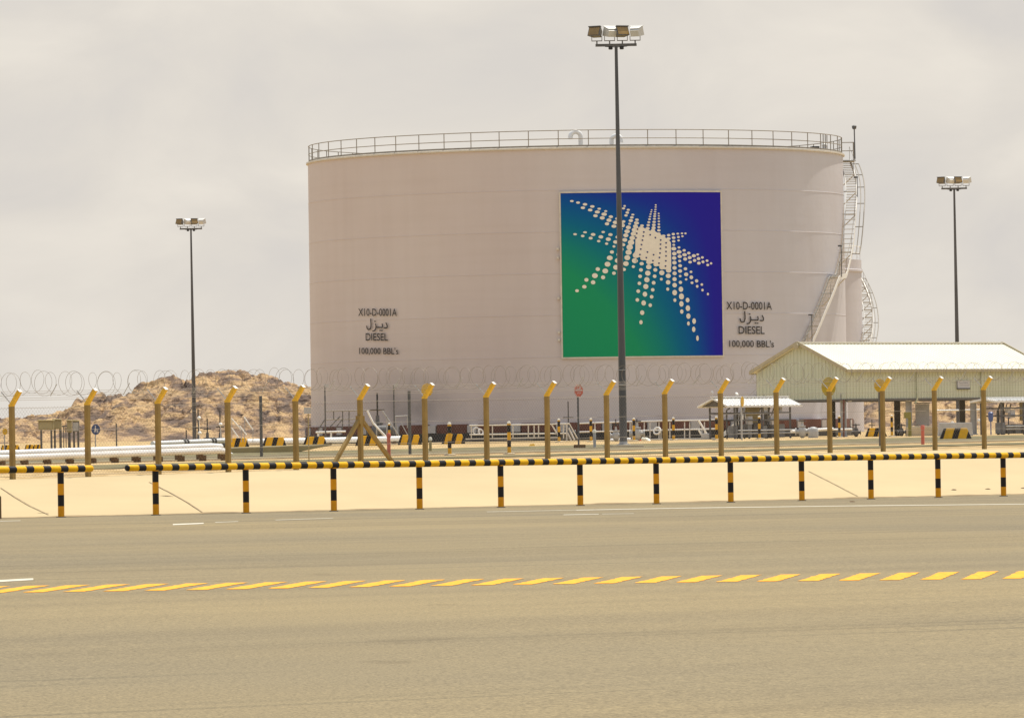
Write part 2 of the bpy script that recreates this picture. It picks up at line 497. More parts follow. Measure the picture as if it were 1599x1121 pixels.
# drifted brown sand along the toe of the bank
m_drift = mat('drifted brown sand', (.27, .19, .095), .95, 0, .35, 3)
dq = MB(); kk = 400
for i in range(kk + 1):
    px = lerp(-80, 1700, i / kk); p = line_pt(95, 135.2, 1567, 162.5, px); w_ = .08 + .35 * max(0, noise.noise(Vector((px * .013, 2, 0)))) + .25 * max(0, (px - 1150) / 450) * abs(noise.noise(Vector((px * .03, 7, 0))))
    nrm_ = Vector((-(toe1 - toe0).y, (toe1 - toe0).x, 0)).normalized()
    A_ = p - nrm_ * w_ * .7; B_ = p + nrm_ * w_ * 1.2
    A_.z = road_z(A_.x) + .006; B_.z = road_z(p.x) + .012 + w_ * 1.2 * .075
    dq.v += [A_, B_]
dq.f = [(2 * i, 2 * i + 2, 2 * i + 3, 2 * i + 1) for i in range(kk)]
tag(dq.build('drifted_sand', m_drift), kind='structure')

# stones and litter at the toe of the bank
for k, (px, py) in enumerate([(1331, 783.5), (1541, 768), (1488, 773), (1597, 769.5)]):
    p = road_at(px, py) if k == 0 else bank_pt(px, .12)
    q = MB(); q.lathe(p, [(.02, -.02), (.07, .0), (.06, .015), (.02, .025)], 7)
    for v in q.v: v += Vector((random.uniform(-.02, .02), random.uniform(-.02, .02), random.uniform(-.004, .006)))
    tag(q.build('stone', m_brownblock, origin=p), ['flat dark stone at the toe of the bank, leftmost of the four stones', 'small dark stone on the bank right of the last full barrier bay',
        'small dark stone between the two rightmost barrier posts', 'dark stone on the bank at the right edge of the photo'][k], 'stone', 'stones along the toe of the bank')

# ------------------------------------------------------------------ hills
m_rock, N, L, b = newmat('sandstone rock')
t = N.new('ShaderNodeTexCoord')
r = N.new('ShaderNodeValToRGB'); e = r.color_ramp.elements
e[0].position = .38; e[0].color = (.165, .122, .100, 1); e[1].position = .60; e[1].color = (.50, .345, .185, 1)
x = e.new(.47); x.color = (.30, .205, .135, 1); x = e.new(.51); x.color = (.42, .285, .165, 1)
L.new(nz(.36, (1, .7, 2.2), 10), r.inputs['Fac'])
v = N.new('ShaderNodeTexVoronoi'); v.feature = 'DISTANCE_TO_EDGE'; v.inputs['Scale'].default_value = .55
mpv = N.new('ShaderNodeMapping'); mpv.inputs['Scale'].default_value = (1, .6, 2.2); L.new(t.outputs['Object'], mpv.inputs['Vector'])
nd = N.new('ShaderNodeTexNoise'); nd.inputs['Scale'].default_value = .8; nd.inputs['Detail'].default_value = 4
L.new(mpv.outputs['Vector'], nd.inputs['Vector'])
am = N.new('ShaderNodeMixRGB'); am.blend_type = 'ADD'; am.inputs['Fac'].default_value = 1.4
L.new(mpv.outputs['Vector'], am.inputs['Color1']); L.new(nd.outputs['Color'], am.inputs['Color2']); L.new(am.outputs['Color'], v.inputs['Vector'])
rv = N.new('ShaderNodeValToRGB'); rv.color_ramp.elements[0].position = .0; rv.color_ramp.elements[0].color = (.30, .26, .25, 1)
rv.color_ramp.elements[1].position = .035; rv.color_ramp.elements[1].color = (1, 1, 1, 1)
L.new(v.outputs['Distance'], rv.inputs['Fac'])
mm = N.new('ShaderNodeMixRGB'); mm.blend_type = 'MULTIPLY'; mm.inputs['Fac'].default_value = .42
L.new(r.outputs['Color'], mm.inputs['Color1']); L.new(rv.outputs['Color'], mm.inputs['Color2'])
L.new(mm.outputs['Color'], b.inputs['Base Color']); b.inputs['Roughness'].default_value = .95; b.inputs['Specular IOR Level'].default_value = .1
bp = N.new('ShaderNodeBump'); bp.inputs['Strength'].default_value = .9; bp.inputs['Distance'].default_value = .5
L.new(nz(1.1, (1, .7, 2.6), 10), bp.inputs['Height']); L.new(bp.outputs['Normal'], b.inputs['Normal'])

def hill(name, prof, Y0, Yc, Y1, nx, ny, seed, rough):
    "prof: crest as photo (px, py) seen at distance Yc"
    pts = [at(px, py, Yc) for px, py in prof]
    def crest(x):
        for a_, b_ in zip(pts, pts[1:]):
            if x <= b_.x: return lerp(a_.z, b_.z, max(0, (x - a_.x) / (b_.x - a_.x)))
        return pts[-1].z
    x0, x1 = pts[0].x, pts[-1].x
    q = MB()
    for j in range(ny + 1):
        for i in range(nx + 1):
            x = lerp(x0, x1, i / nx); Y = lerp(Y0, Y1, j / ny)
            u = (Y - Y0) / (Yc - Y0) if Y < Yc else (Y1 - Y) / (Y1 - Yc)
            s = math.sin(max(0, min(1, u)) * math.pi / 2) ** .85
            g = gh(Y) - .35
            H = max(.1, crest(x) - g)
            p3 = Vector((x * .10 + seed, Y * .07, 0)); p4 = Vector((x * .33 + seed, Y * .20, 5))
            wv = noise.noise_vector(Vector((x * .22, Y * .13, 9))) * .8
            big = noise.voronoi(Vector((x * .17 + seed, Y * .085, 1)) + wv * .6)
            med = noise.voronoi(Vector((x * .46 + seed, Y * .22, 4)) + wv * 1.0)
            sml = noise.voronoi(Vector((x * 1.3 + seed, Y * .6, 7)) + wv * 1.5)
            def dome(vr, k):
                d, pts_ = vr; hsh = noise.cell(pts_[0] * 7.31)
                return min(1.0, (d[1] - d[0]) * k) ** .7 * (.25 + .75 * abs(hsh))
            rr = .9 * noise.fractal(p3, 1.0, 2.0, 4) + .5 * noise.turbulence(p4, 4, False) - .3 + 1.5 * (dome(big, 3.2) - .4) + .95 * (dome(med, 4.5) - .4) + .36 * (dome(sml, 5) - .4) \
                 + .12 * noise.noise(Vector((x * 2.2, Y * 1.1, 3)))
            z = g + H * s + rough * rr * min(1, s * 2.2) * (.35 + .65 * min(1, H / 5))
            q.v.append(Vector((x, Y, z)))
    w_ = nx + 1
    q.f = [(j * w_ + i, j * w_ + i + 1, (j + 1) * w_ + i + 1, (j + 1) * w_ + i) for j in range(ny) for i in range(nx)]
    return tag(q.build(name, m_rock, smooth=False), kind='structure')
hill('hill', [(-700, 668), (-300, 662), (-60, 660), (0, 658), (40, 655), (85, 645), (110, 640), (150, 631), (190, 622), (215, 610), (245, 601), (275, 592), (310, 584), (345, 578),
              (380, 581), (400, 588), (430, 596), (460, 604), (490, 610), (540, 622), (620, 640), (760, 660), (900, 690)], 664, 700, 740, 760, 240, 3.0, .80)
hill('hill', [(1180, 690), (1280, 650), (1330, 615), (1400, 604), (1450, 604), (1520, 610), (1580, 622), (1650, 640), (1760, 655), (2100, 690)], 568, 600, 640, 330, 130, 41.0, .85)
# ------------------------------------------------------------------ striped crash barrier
b0, b1 = barrier_pt(95), barrier_pt(1567)
bd = (b1 - b0).normalized()
m_rail = stripe_mat('yellow and black rail', BLK, YEL, (bd.x, bd.y, 0), .50, .1, .44)
m_bpost = stripe_mat('orange and black post', (.76, .33, .008), BLK, (0, 0, 1), .47, .0, .5)
POST_PX = [-232, -62, 95, 243, 384, 521, 655, 782, 906, 1025, 1141, 1252, 1360, 1465, 1567, 1668, 1766, 1861, 1954, 2044]
def barrier(label, pxs, pa, pb):
    base = barrier_pt(pxs[-1] if len(pxs) < 4 else pxs[0]); base.z = road_z(base.x)
    root = thing('crash_barrier', label, 'barrier', base, 'striped crash barriers along the apron')
    A, B = barrier_pt(pa), barrier_pt(pb)
    A.z = road_z(A.x) + 1.015; B.z = road_z(B.x) + 1.015
    d = (B - A).normalized(); r = .074
    k = 60
    pts = [A, A + d * .012, A + d * .035, A + d * .075] + [A.lerp(B, i / k) for i in range(1, k)] + [B - d * .075, B - d * .035, B - d * .012, B]
    pts[3] = A + d * .075
    rs = [r * .35, r * .7, r * .9, r] + [r] * (k - 1) + [r, r * .9, r * .7, r * .35]
    MB().tube(pts, rs, 14).build('rail', m_rail, root, smooth=True)
    for px in pxs:
        P = barrier_pt(px); P.z = road_z(P.x)
        q = MB(); top = .95
        q.lathe(P - Vector((0, 0, .05)), [(.068, 0), (.068, top + .05 + .01)], 14)
        q.build('post', m_bpost, root, smooth=True, origin=P)
        MB().box(P + Vector((0, 0, .008)), .20, .20, .016).build('base_plate', m_steel_dark, root)
    return root
barrier('short striped crash barrier end at the left edge of the photo', POST_PX[:3], -260, 145)
barrier('long yellow and black crash barrier running across the photo to the right edge', POST_PX[3:], 197, 2065)

# ------------------------------------------------------------------ perimeter fence
FPX = [-374, -239, -108, 19, 137, 247, 356, 462, 563, 664, 760, 855, 948, 1039, 1126, 1213, 1296, 1379, 1460, 1537, 1612, 1684, 1755, 1824, 1891, 1957]
fence = thing('perimeter_fence', 'tall security fence of ochre cranked posts topped with a razor wire coil', 'fence', fence_pt(19))
KH = 1.86
fax = (E1, E2, Vector((0, 0, 1)))
arm_v = E2 * .27 + Vector((0, 0, .36))
proto = None
for px in FPX:
    P = fence_pt(px)
    if proto is None:
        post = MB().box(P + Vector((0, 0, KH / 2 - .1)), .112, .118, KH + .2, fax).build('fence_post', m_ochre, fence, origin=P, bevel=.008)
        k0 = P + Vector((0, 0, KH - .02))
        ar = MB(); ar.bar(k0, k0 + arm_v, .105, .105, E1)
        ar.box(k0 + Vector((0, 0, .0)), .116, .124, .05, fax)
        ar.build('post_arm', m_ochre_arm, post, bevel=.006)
        MB().bar(k0 + arm_v, k0 + arm_v * 1.03, .112, .112, E1).build('arm_cap', m_white, post)
        MB().bar(k0 + Vector((0, 0, .02)), k0 - E2 * .33 + Vector((0, 0, .34)), .022, .022).build('inner_bracket', m_steel, post)
        proto = post
    else:
        c = copy_tree(proto, fence); c.location = P - fence.location
# raking struts on the post at 563
P = fence_pt(563)
for sgn, px in ((-1, 514), (1, 618)):
    Q = fence_pt(px) + E2 * .02; T = P + Vector((0, 0, 1.28)) + E1 * (.06 * sgn)
    q = MB(); q.bar(Q - Vector((0, 0, .05)), T, .095, .095, E2); q.build('raking_strut', m_ochre, fence, bevel=.006)
    MB().box(P + Vector((0, 0, 1.28)) + E1 * (.085 * sgn), .06, .13, .22, fax).build('strut_bracket', m_ochre, fence)
# chain link infill: two layers of straight diagonal wires
fa, fb = fence_pt(-374), fence_pt(1957)
flen = (Vector((fb.x, fb.y, 0)) - Vector((fa.x, fa.y, 0))).length
def fpos(dist, h, off=0.0):
    v = Vector((fa.x, fa.y, 0)) + fd * dist + E2 * off; v.z = gh(v.y) + h; return v
cl = MB(); HH = 1.80; stp = .12
for lay, sg in ((-.066, 1), (-.071, -1)):
    i = 0
    while i * stp < flen + HH:
        d0 = i * stp - (HH if sg > 0 else 0); d1 = d0 + sg * HH if sg > 0 else d0 - HH
        # clip to the run
        pts = []
        a_, b_ = (d0, .03), (d1, HH)
        def clip(u0, u1):
            return max(0, min(1, u0)), max(0, min(1, u1))
        lo, hi = 0.0, 1.0
        if d1 != d0:
            for bound, s_ in ((0, 1), (flen, -1)):
                tt = (bound - d0) / (d1 - d0)
                if (d1 - d0) * s_ > 0: lo = max(lo, tt)
                else: hi = min(hi, tt)
        if hi > lo:
            A = fpos(lerp(d0, d1, lo), lerp(.03, HH, lo), lay); B = fpos(lerp(d0, d1, hi), lerp(.03, HH, hi), lay)
            cl.tube([A, B], .0016, 3, False)
        i += 1
cl.build('chain_link_mesh', m_wire, fence)
st = MB()
for h, off in ((.06, -.06), (.62, -.06), (1.20, -.06), (1.77, -.06), (1.97, .09), (2.09, .17), (2.19, .25), (2.14, -.26), (2.02, -.15)):
    st.tube([fpos(flen * i / 24, h, off) for i in range(25)], .0042, 4, False)
st.build('strand_wire', m_wire, fence)
rz = MB(); pts = []
turn = .37; nt_ = int(flen / turn); per = 22
for i in range(nt_ * per):
    aa = 2 * math.pi * i / per; dd = i / per * turn
    k = i / per
    rr = .295 + .05 * noise.noise(Vector((k * .7, 0, 0)))
    wob = .07 * noise.noise(Vector((k * .35, 5, 0))) + .05 * noise.noise(Vector((k * 1.3, 15, 0)))
    pts.append(fpos(dd + .16 * math.sin(k * 1.9) + .22 * noise.noise(Vector((k * .6, 25, 0))) , 2.37 + wob + rr * math.sin(aa), rr * math.cos(aa)))
rz.tube(pts, .0042, 4, False)
rz.build('razor_wire_coil', m_wire, fence)
sk = MB()
for a_, b_ in zip(FPX, FPX[1:]):
    for u, sg in ((.52, 1),):
        m_ = fence_pt(a_).lerp(fence_pt(b_), u)
        sk.bar(m_ + Vector((0, 0, 2.06)) - E2 * .02, m_ + Vector((0, 0, 2.36)) + E2 * .20, .016)
sk.build('coil_support', m_steel, fence)

# ------------------------------------------------------------------ storage tank
TD = 419.0; TR = 17.5
tp = at(905.3, 690, TD)
TC = Vector((tp.x, TD, gh(TD - TR)))
ztop = at(905, 231.5, TD - TR).z
TH = ztop - TC.z
tank = thing('storage_tank', 'huge pale cylindrical diesel tank with a blue and green emblem on its side', 'storage tank', TC)
def tpos(phi, z, r=TR):
    return Vector((TC.x + r * math.sin(phi), TC.y - r * math.cos(phi), z))
EXTRA = math.tan(R(1.3)) - math.tan(ROLL)
def t_of(px, py, r=TR):
    "photo pixel -> (phi, z) on the tank's shell of radius r"
    py = py + (px - 905) * EXTRA
    lo, hi = -1.45, 1.45
    for _ in range(40):
        mid = (lo + hi) / 2; v = tpos(mid, 8, r); d = v - EYE
        X = CX + F_PX * d.dot(rgt) / d.dot(fwd)
        # px is measured at row py; undo the roll's sideways shift
        X += 0
        if X < px: lo = mid
        else: hi = mid
    phi = (lo + hi) / 2; v = tpos(phi, 0, r)
    return phi, at(px, py, v.y).z
m_shell, N, L, b = newmat('cream tank paint')
t = N.new('ShaderNodeTexCoord')
r = N.new('ShaderNodeValToRGB'); e = r.color_ramp.elements
e[0].position = .30; e[0].color = (.565, .500, .492, 1); e[1].position = .72; e[1].color = (.612, .562, .556, 1)
L.new(nz(.11, (1, 1, .8), 5), r.inputs['Fac'])
r2 = N.new('ShaderNodeValToRGB'); r2.color_ramp.elements[0].position = .32; r2.color_ramp.elements[0].color = (.975, .972, .965, 1); r2.color_ramp.elements[1].position = .6
L.new(nz(.8, (1.6, 1.6, .12), 6), r2.inputs['Fac'])
r3 = N.new('ShaderNodeValToRGB'); r3.color_ramp.elements[0].position = .30; r3.color_ramp.elements[0].color = (.978, .975, .97, 1); r3.color_ramp.elements[1].position = .55
L.new(nz(.5, (.25, .25, 5.0), 3), r3.inputs['Fac'])
mm = N.new('ShaderNodeMixRGB'); mm.blend_type = 'MULTIPLY'; mm.inputs['Fac'].default_value = 1
L.new(r.outputs['Color'], mm.inputs['Color1']); L.new(r2.outputs['Color'], mm.inputs['Color2'])
m3 = N.new('ShaderNodeMixRGB'); m3.blend_type = 'MULTIPLY'; m3.inputs['Fac'].default_value = 1
L.new(mm.outputs['Color'], m3.inputs['Color1']); L.new(r3.outputs['Color'], m3.inputs['Color2'])
# grey smudge low on the left of the shell
sp = tpos(*[math.asin((645 - 905) / 418), 0][:1], TC.z + 2.3) - TC
gm = N.new('ShaderNodeMapping'); gm.vector_type = 'POINT'
gm.inputs['Location'].default_value = (-sp.x * .22, -sp.y * .22, -sp.z * .36); gm.inputs['Scale'].default_value = (.22, .22, .36)
L.new(t.outputs['Object'], gm.inputs['Vector'])
gr = N.new('ShaderNodeTexGradient'); gr.gradient_type = 'SPHERICAL'; L.new(gm.outputs['Vector'], gr.inputs['Vector'])
gn = N.new('ShaderNodeMath'); gn.operation = 'MULTIPLY'; L.new(gr.outputs['Fac'], gn.inputs[0]); L.new(nz(.7, (1, 1, 1), 4), gn.inputs[1])
ms = N.new('ShaderNodeMixRGB'); ms.inputs['Color2'].default_value = (.10, .10, .125, 1); L.new(gn.outputs[0], ms.inputs['Fac'])
# warm left to cool right tint: bluer light on the right put into the colour
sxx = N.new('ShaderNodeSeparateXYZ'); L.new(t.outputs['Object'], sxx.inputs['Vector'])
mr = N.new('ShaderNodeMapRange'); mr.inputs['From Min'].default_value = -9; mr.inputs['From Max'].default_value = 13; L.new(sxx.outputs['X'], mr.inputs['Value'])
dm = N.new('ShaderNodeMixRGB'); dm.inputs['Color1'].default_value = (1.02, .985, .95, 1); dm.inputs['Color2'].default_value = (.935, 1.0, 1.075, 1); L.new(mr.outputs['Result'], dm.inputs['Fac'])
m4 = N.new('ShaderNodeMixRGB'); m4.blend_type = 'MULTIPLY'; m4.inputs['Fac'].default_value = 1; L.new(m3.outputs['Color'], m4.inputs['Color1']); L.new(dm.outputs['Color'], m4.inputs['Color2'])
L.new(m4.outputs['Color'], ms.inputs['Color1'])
L.new(ms.outputs['Color'], b.inputs['Base Color']); b.inputs['Roughness'].default_value = .55; b.inputs['Specular IOR Level'].default_value = .3
bp = N.new('ShaderNodeBump'); bp.inputs['Strength'].default_value = .25; bp.inputs['Distance'].default_value = .25
L.new(nz(.35, (1, 1, .7), 3), bp.inputs['Height']); L.new(bp.outputs['Normal'], b.inputs['Normal'])

NSEG = 256
COURSE = TH / 7.0
sh = MB(); prof = []
for k in range(7):
    zt = TH - k * COURSE; rr = TR + .004 * k
    if k: prof += [(TR + .004 * (k - 1), zt + .02), (rr + .014, zt + .008), (rr + .014, zt - .008), (rr, zt - .02)]
    else: prof += [(rr, zt)]
prof += [(TR + .08, 0)]
sh.lathe(TC, list(reversed(prof)), NSEG)
sh.f = sh.f[:-2]
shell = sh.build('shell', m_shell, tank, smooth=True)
RW = TR + .085
rf = MB(); rf.lathe(TC, [(TR - .02, TH - .02), (TR * .5, TH + .28), (.05, TH + .55)], NSEG); rf.f = rf.f[:-2]
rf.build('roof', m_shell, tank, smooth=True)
m_trim = mat('faded white trim paint', (.60, .56, .49), .5, 0, .1, 3)
m_railp = mat('brownish grey rail paint', (.27, .24, .20), .55, 0, .15, 5)
tr = MB(); tr.lathe(TC, [(TR + .0, TH - .06), (TR + .12, TH - .04), (TR + .12, TH + .06), (TR + .0, TH + .09), (TR - .15, TH + .09)], NSEG); tr.f = tr.f[:-2]
tr.build('rim_angle', m_trim, tank, smooth=True)
# guard rail
gr_ = MB()
def ring(z, r, th, seg=NSEG, a0=0, a1=2 * math.pi, q=None):
    pts = [Vector((TC.x + r * math.sin(lerp(a0, a1, i / seg)), TC.y - r * math.cos(lerp(a0, a1, i / seg)), z)) for i in range(seg + 1)]
    (q if q is not None else gr_).tube(pts, th, 6, False)
RG = TR - .06
ring(ztop + 1.13, RG, .028); ring(ztop + .60, RG, .026)
gr_.lathe(TC, [(RG, TH + .02), (RG + .012, TH + .02), (RG + .012, TH + .20), (RG, TH + .20)], NSEG)
rail = gr_.build('guard_rail', m_railp, tank)
for k in range(58):
    a_ = 2 * math.pi * (k + .35) / 58
    p = tpos(a_, ztop, RG)
    if k == 0:
        s0 = MB().box(p + Vector((0, 0, .565)), .055, .055, 1.13).build('stanchion', m_railp, rail, origin=p)
    else:
        c = s0.copy(); C.objects.link(c); c.parent = rail; c.location = p - TC
# goosenecks on the roof
def gooseneck(px0, px1, ytop, r, Y):
    a_, c_ = at(px0, 228, Y), at(px1, 228, Y); zt = at(px0, ytop, Y).z
    base = ztop - .05; R_ = abs(c_.x - a_.x) / 2; zc = zt - R_ - r
    q = MB(); pts = [Vector((c_.x, Y, base)), Vector((c_.x, Y, zc))]
    for i in range(1, 13):
        an = math.pi * i / 12; pts.append(Vector(((a_.x + c_.x) / 2 + (c_.x - a_.x) / 2 * math.cos(an), Y - .15 * i / 12, zc + R_ * math.sin(an))))
    pts.append(pts[-1] - Vector((0, 0, .15)))
    q.tube(pts, r, 12); q.lathe(Vector((c_.x, Y, base)), [(r * 1.6, 0), (r * 1.6, .06)], 12)
    return q.build('vent_pipe', m_alu, tank, smooth=True)
gooseneck(891, 907, 202.5, .15, 404.5)
gooseneck(970, 955, 208.5, .14, 406.0)
# roof fittings near the stair head
q = MB(); p = tpos(R(78), ztop, TR - 1.0)
q.lathe(p, [(.16, 0), (.16, .55), (.20, .56), (.20, .62), (.12, .70)], 12); q.build('gauge_hatch', m_alu, tank, smooth=True)
q = MB(); p = tpos(R(68.5), ztop + .28, TR - .9)
q.box(p, .50, .30, .22); q.lathe(p + Vector((-.35, 0, 0)), [(.12, 0), (.12, .2)], 10, (1, 0, 0)); q.build('level_instrument', m_black, tank)
q = MB()
for a0 in (75, 77.5, 80):
    p = tpos(R(a0), ztop, TR - .9); q.bar(p, p + Vector((0, 0, 1.25)), .06)
q.build('hatch_rail', m_railp, tank)

# painted emblem panel
phi0, _ = t_of(879, 430); phi1, _ = t_of(1126.5, 430)
_, ez1 = t_of(1002, 300.0); _, ez0 = t_of(1002, 555.5)
RP = TR + .13
def curved(q, polys, r):
    pass
pm = bpy.data.meshes.new('emblem_panel'); K = 40
vs = []; fs = []; uvs = []
for j in range(2):
    for i in range(K + 1):
        u = i / K; v = tpos(lerp(phi0, phi1, u), (ez0, ez1)[j], RP) - TC; vs.append(v); uvs.append((u, 1 - j))
fs = [(i, i + 1, K + 2 + i, K + 1 + i) for i in range(K)]
nb = len(vs)
for j in range(2):
    for i in range(K + 1):
        vs.append(tpos(lerp(phi0, phi1, i / K), (ez0, ez1)[j], TR - .02) - TC); uvs.append((i / K, 1 - j))
fs += [(i + 1, i, nb + i, nb + i + 1) for i in range(K)] + [(K + 1 + i, K + 2 + i, nb + K + 2 + i, nb + K + 1 + i) for i in range(K)]
fs += [(0, K + 1, nb + K + 1, nb), (K, nb + K, nb + 2 * K + 1, 2 * K + 1)]
pm.from_pydata(vs, [], fs); ul = pm.uv_layers.new(name='uv')
for lp in pm.loops: ul.data[lp.index].uv = uvs[lp.vertex_index]
po = bpy.data.objects.new('emblem_panel', pm); C.objects.link(po); po.parent = tank
m_emb, N, L, b = newmat('emblem paint')
uvn = N.new('ShaderNodeUVMap'); sx = N.new('ShaderNodeSeparateXYZ'); L.new(uvn.outputs['UV'], sx.inputs['Vector'])
i1 = N.new('ShaderNodeMath'); i1.operation = 'SUBTRACT'; i1.inputs[0].default_value = 1; L.new(sx.outputs['X'], i1.inputs[1])
v1 = N.new('ShaderNodeMath'); v1.operation = 'MULTIPLY_ADD'; L.new(sx.outputs['Y'], v1.inputs[0]); v1.inputs[1].default_value = 1.45; v1.inputs[2].default_value = .22
g1 = N.new('ShaderNodeMath'); g1.operation = 'MULTIPLY'; L.new(i1.outputs[0], g1.inputs[0]); L.new(v1.outputs[0], g1.inputs[1])
rm = N.new('ShaderNodeValToRGB'); e = rm.color_ramp.elements
e[0].position = 0.0; e[0].color = (.024, .016, .33, 1)
e[1].position = 1.0; e[1].color = (.016, .295, .13, 1)
for pos, c_ in ((.07, (.022, .018, .34)), (.15, (.013, .036, .34)), (.27, (.005, .085, .33)), (.46, (.005, .145, .27)), (.66, (.010, .225, .19)), (.88, (.016, .29, .135))):
    x = e.new(pos); x.color = (*c_, 1)
L.new(g1.outputs[0], rm.inputs['Fac']); L.new(rm.outputs['Color'], b.inputs['Base Color']); b.inputs['Roughness'].default_value = .7; b.inputs['Specular IOR Level'].default_value = .12
pm.materials.append(m_emb)

q = MB()
fw = .10
for i in range(K):
    u0, u1 = lerp(phi0, phi1, i / K), lerp(phi0, phi1, (i + 1) / K)
    for za, zb in ((ez0 - fw, ez0 - .004), (ez1 + .004, ez1 + fw)):
        q.hexa([tpos(u0, za, RP + .02), tpos(u1, za, RP + .02), tpos(u1, za, TR), tpos(u0, za, TR), tpos(u0, zb, RP + .02), tpos(u1, zb, RP + .02), tpos(u1, zb, TR), tpos(u0, zb, TR)])
for pa, pb in ((phi0 - fw / TR, phi0 - .0003), (phi1 + .0003, phi1 + fw / TR)):
    q.hexa([tpos(pa, ez0 - fw, RP + .02), tpos(pb, ez0 - fw, RP + .02), tpos(pb, ez0 - fw, TR), tpos(pa, ez0 - fw, TR), tpos(pa, ez1 + fw, RP + .02), tpos(pb, ez1 + fw, RP + .02), tpos(pb, ez1 + fw, TR), tpos(pa, ez1 + fw, TR)])
q.build('frame', m_trim, po)
DA = [(218,160,26,14),(298,179,27,16),(388,201,31,18),(482,228,31,18),(571,257,24,14),(655,287,22,13),(360,246,30,18),(454,274,32,19),(546,299,35,21),(634,327,37,23),(721,359,30,19),(797,384,22,17),(521,348,31,20),(609,375,34,23),(695,404,34,23),(778,432,36,24),(669,451,30,21),(758,482,34,22),
(253,589,25,15),(383,563,26,14),(352,611,25,17),(487,591,32,20),(455,638,28,19),(618,558,24,15),(587,621,33,23),(558,676,24,17),(711,591,30,20),(683,650,35,25),(660,708,22,17),(800,622,26,20),(776,686,33,24),(755,743,20,17),
(727,816,28,23),(698,892,40,32),(668,974,40,34),(637,1062,40,34),(540,1039,30,26),(803,848,20,22),(797,927,36,32),(776,1014,38,34),(749,1090,26,23),
(901,219,17,13),(886,250,22,14),(948,268,22,14),(935,304,24,17),(917,341,24,16),(1006,330,22,12),(992,366,25,17),(978,407,29,21),(962,449,20,14),(1058,394,22,15),(1048,436,30,20),(1037,480,33,24),(885,420,24,18),(870,470,32,26),(945,496,34,25),(928,547,37,26),(911,599,35,27),(896,658,34,26),(878,720,24,22),
(1024,528,38,30),(1010,578,38,28),(994,632,38,30),(977,690,44,36),(958,752,44,38),(943,818,42,35),(925,888,40,35),(906,965,38,33),(880,1040,26,22),(1038,855,44,40),(1020,926,38,35),(1002,1003,22,20),
(858,452,30,22),(842,515,32,22),(852,715,30,24),(850,780,30,26)]
DBl = [(20,262,24,17),(14,303,32,20),(5,350,30,25),(82,334,25,15),(70,372,40,28),(152,368,27,18),(160,328,23,15),(168,291,20,13),(177,254,18,13),(183,222,16,10),(191,191,15,10),(199,163,13,9),(206,138,11,8),
(258,76,13,10),(256,103,14,9),(253,133,16,9),(249,161,17,10),(245,189,19,11),(242,217,20,12),(239,249,21,13),(234,287,24,15),(230,325,25,17),(226,362,27,20),(218,395,30,20),
(293,182,12,10),(294,212,13,10),(293,245,15,11),(293,280,16,12),(293,316,17,13),(292,352,20,14),(292,392,23,16),(290,434,24,17),(349,461,26,17),
(413,452,23,16),(411,495,28,19),(410,545,30,22),(472,438,22,16),(475,483,24,18),(475,528,23,17),(475,573,19,14),(527,432,19,12),(535,474,19,14),(536,516,17,13),(580,428,17,11),(585,464,16,12),(624,428,15,12),
(540,604,19,14),(604,640,22,17),(661,674,23,18),(475,620,33,24),(540,660,33,24),(608,695,30,22),(672,730,26,21),(724,707,28,21),(772,690,19,14),(782,742,24,20),(830,727,19,16),(480,682,30,25),(547,716,28,22),(615,748,26,22),(676,786,23,18),(732,765,23,20),(785,798,24,20),(837,782,20,19),(888,767,19,16),(938,800,16,15),(896,820,19,17),
(478,737,29,24),(546,773,20,18),(480,795,29,25),(550,832,25,21),(616,870,24,20),(685,908,18,16),(480,860,28,25),(549,898,27,23),(624,940,28,25),(688,976,24,25),(754,1020,22,22),(818,1065,17,17),(480,928,28,26),(549,962,18,16),(623,1002,17,15),(696,1044,19,17),(760,1088,17,20),(478,1000,28,27),(478,1075,30,30),(551,1040,22,22),(400,960,34,30),(397,1040,30,30),(406,890,36,32),(325,850,38,34),(410,700,25,24),(410,760,30,26),(410,830,32,28),
(70,810,28,23),(85,740,34,30),(163,790,38,30),(158,850,36,32),(247,818,32,28),(240,886,27,25),(320,922,34,33),(60,888,26,24),(145,928,36,34),(48,968,25,23),(132,1010,35,35),(230,966,25,23),(313,1000,19,18),(38,1056,24,23),(117,1095,34,34),(216,1048,25,25),(10,700,36,34),(5,775,20,22)]
DD = [(323,255,24,23),(142,273,25,24),(225,310,30,33),(308,342,24,24),(129,382,24,24),(207,420,30,34),(289,447,23,24),(187,541,28,31),(170,661,22,28),(511,245,20,22),(597,288,31,36),(676,245,30,35),(681,335,33,40),(598,382,20,24),(757,380,25,31),(679,428,28,37),(759,481,29,38),(682,524,22,29),(764,580,28,36),(834,642,24,37),(763,672,18,27),(828,745,22,36),(873,855,17,36),(945,254,16,18),(1012,303,14,18),(433,121,19,19)]
DC = [(404,243,38,33),(297,296,27,25),(506,264,28,26),(380,327,30,27),(270,383,29,24),(178,433,25,20)]
dots = [(870 + x / 8.3, 295 + y / 8.3, a_ / 8.3, c_ / 8.3) for x, y, a_, c_ in DA] + [(995 + x / 8.007, 310 + y / 8.007, a_ / 8.007, c_ / 8.007) for x, y, a_, c_ in DBl] \
    + [(980 + x / 8.007, 420 + y / 8.007, a_ / 8.007, c_ / 8.007) for x, y, a_, c_ in DD] + [(880 + x / 8.007, 400 + y / 8.007, a_ / 8.007, c_ / 8.007) for x, y, a_, c_ in DC]
m_dot = mat('pale emblem paint', (.80, .75, .65), .5, 0, .05, 4)
q = MB()
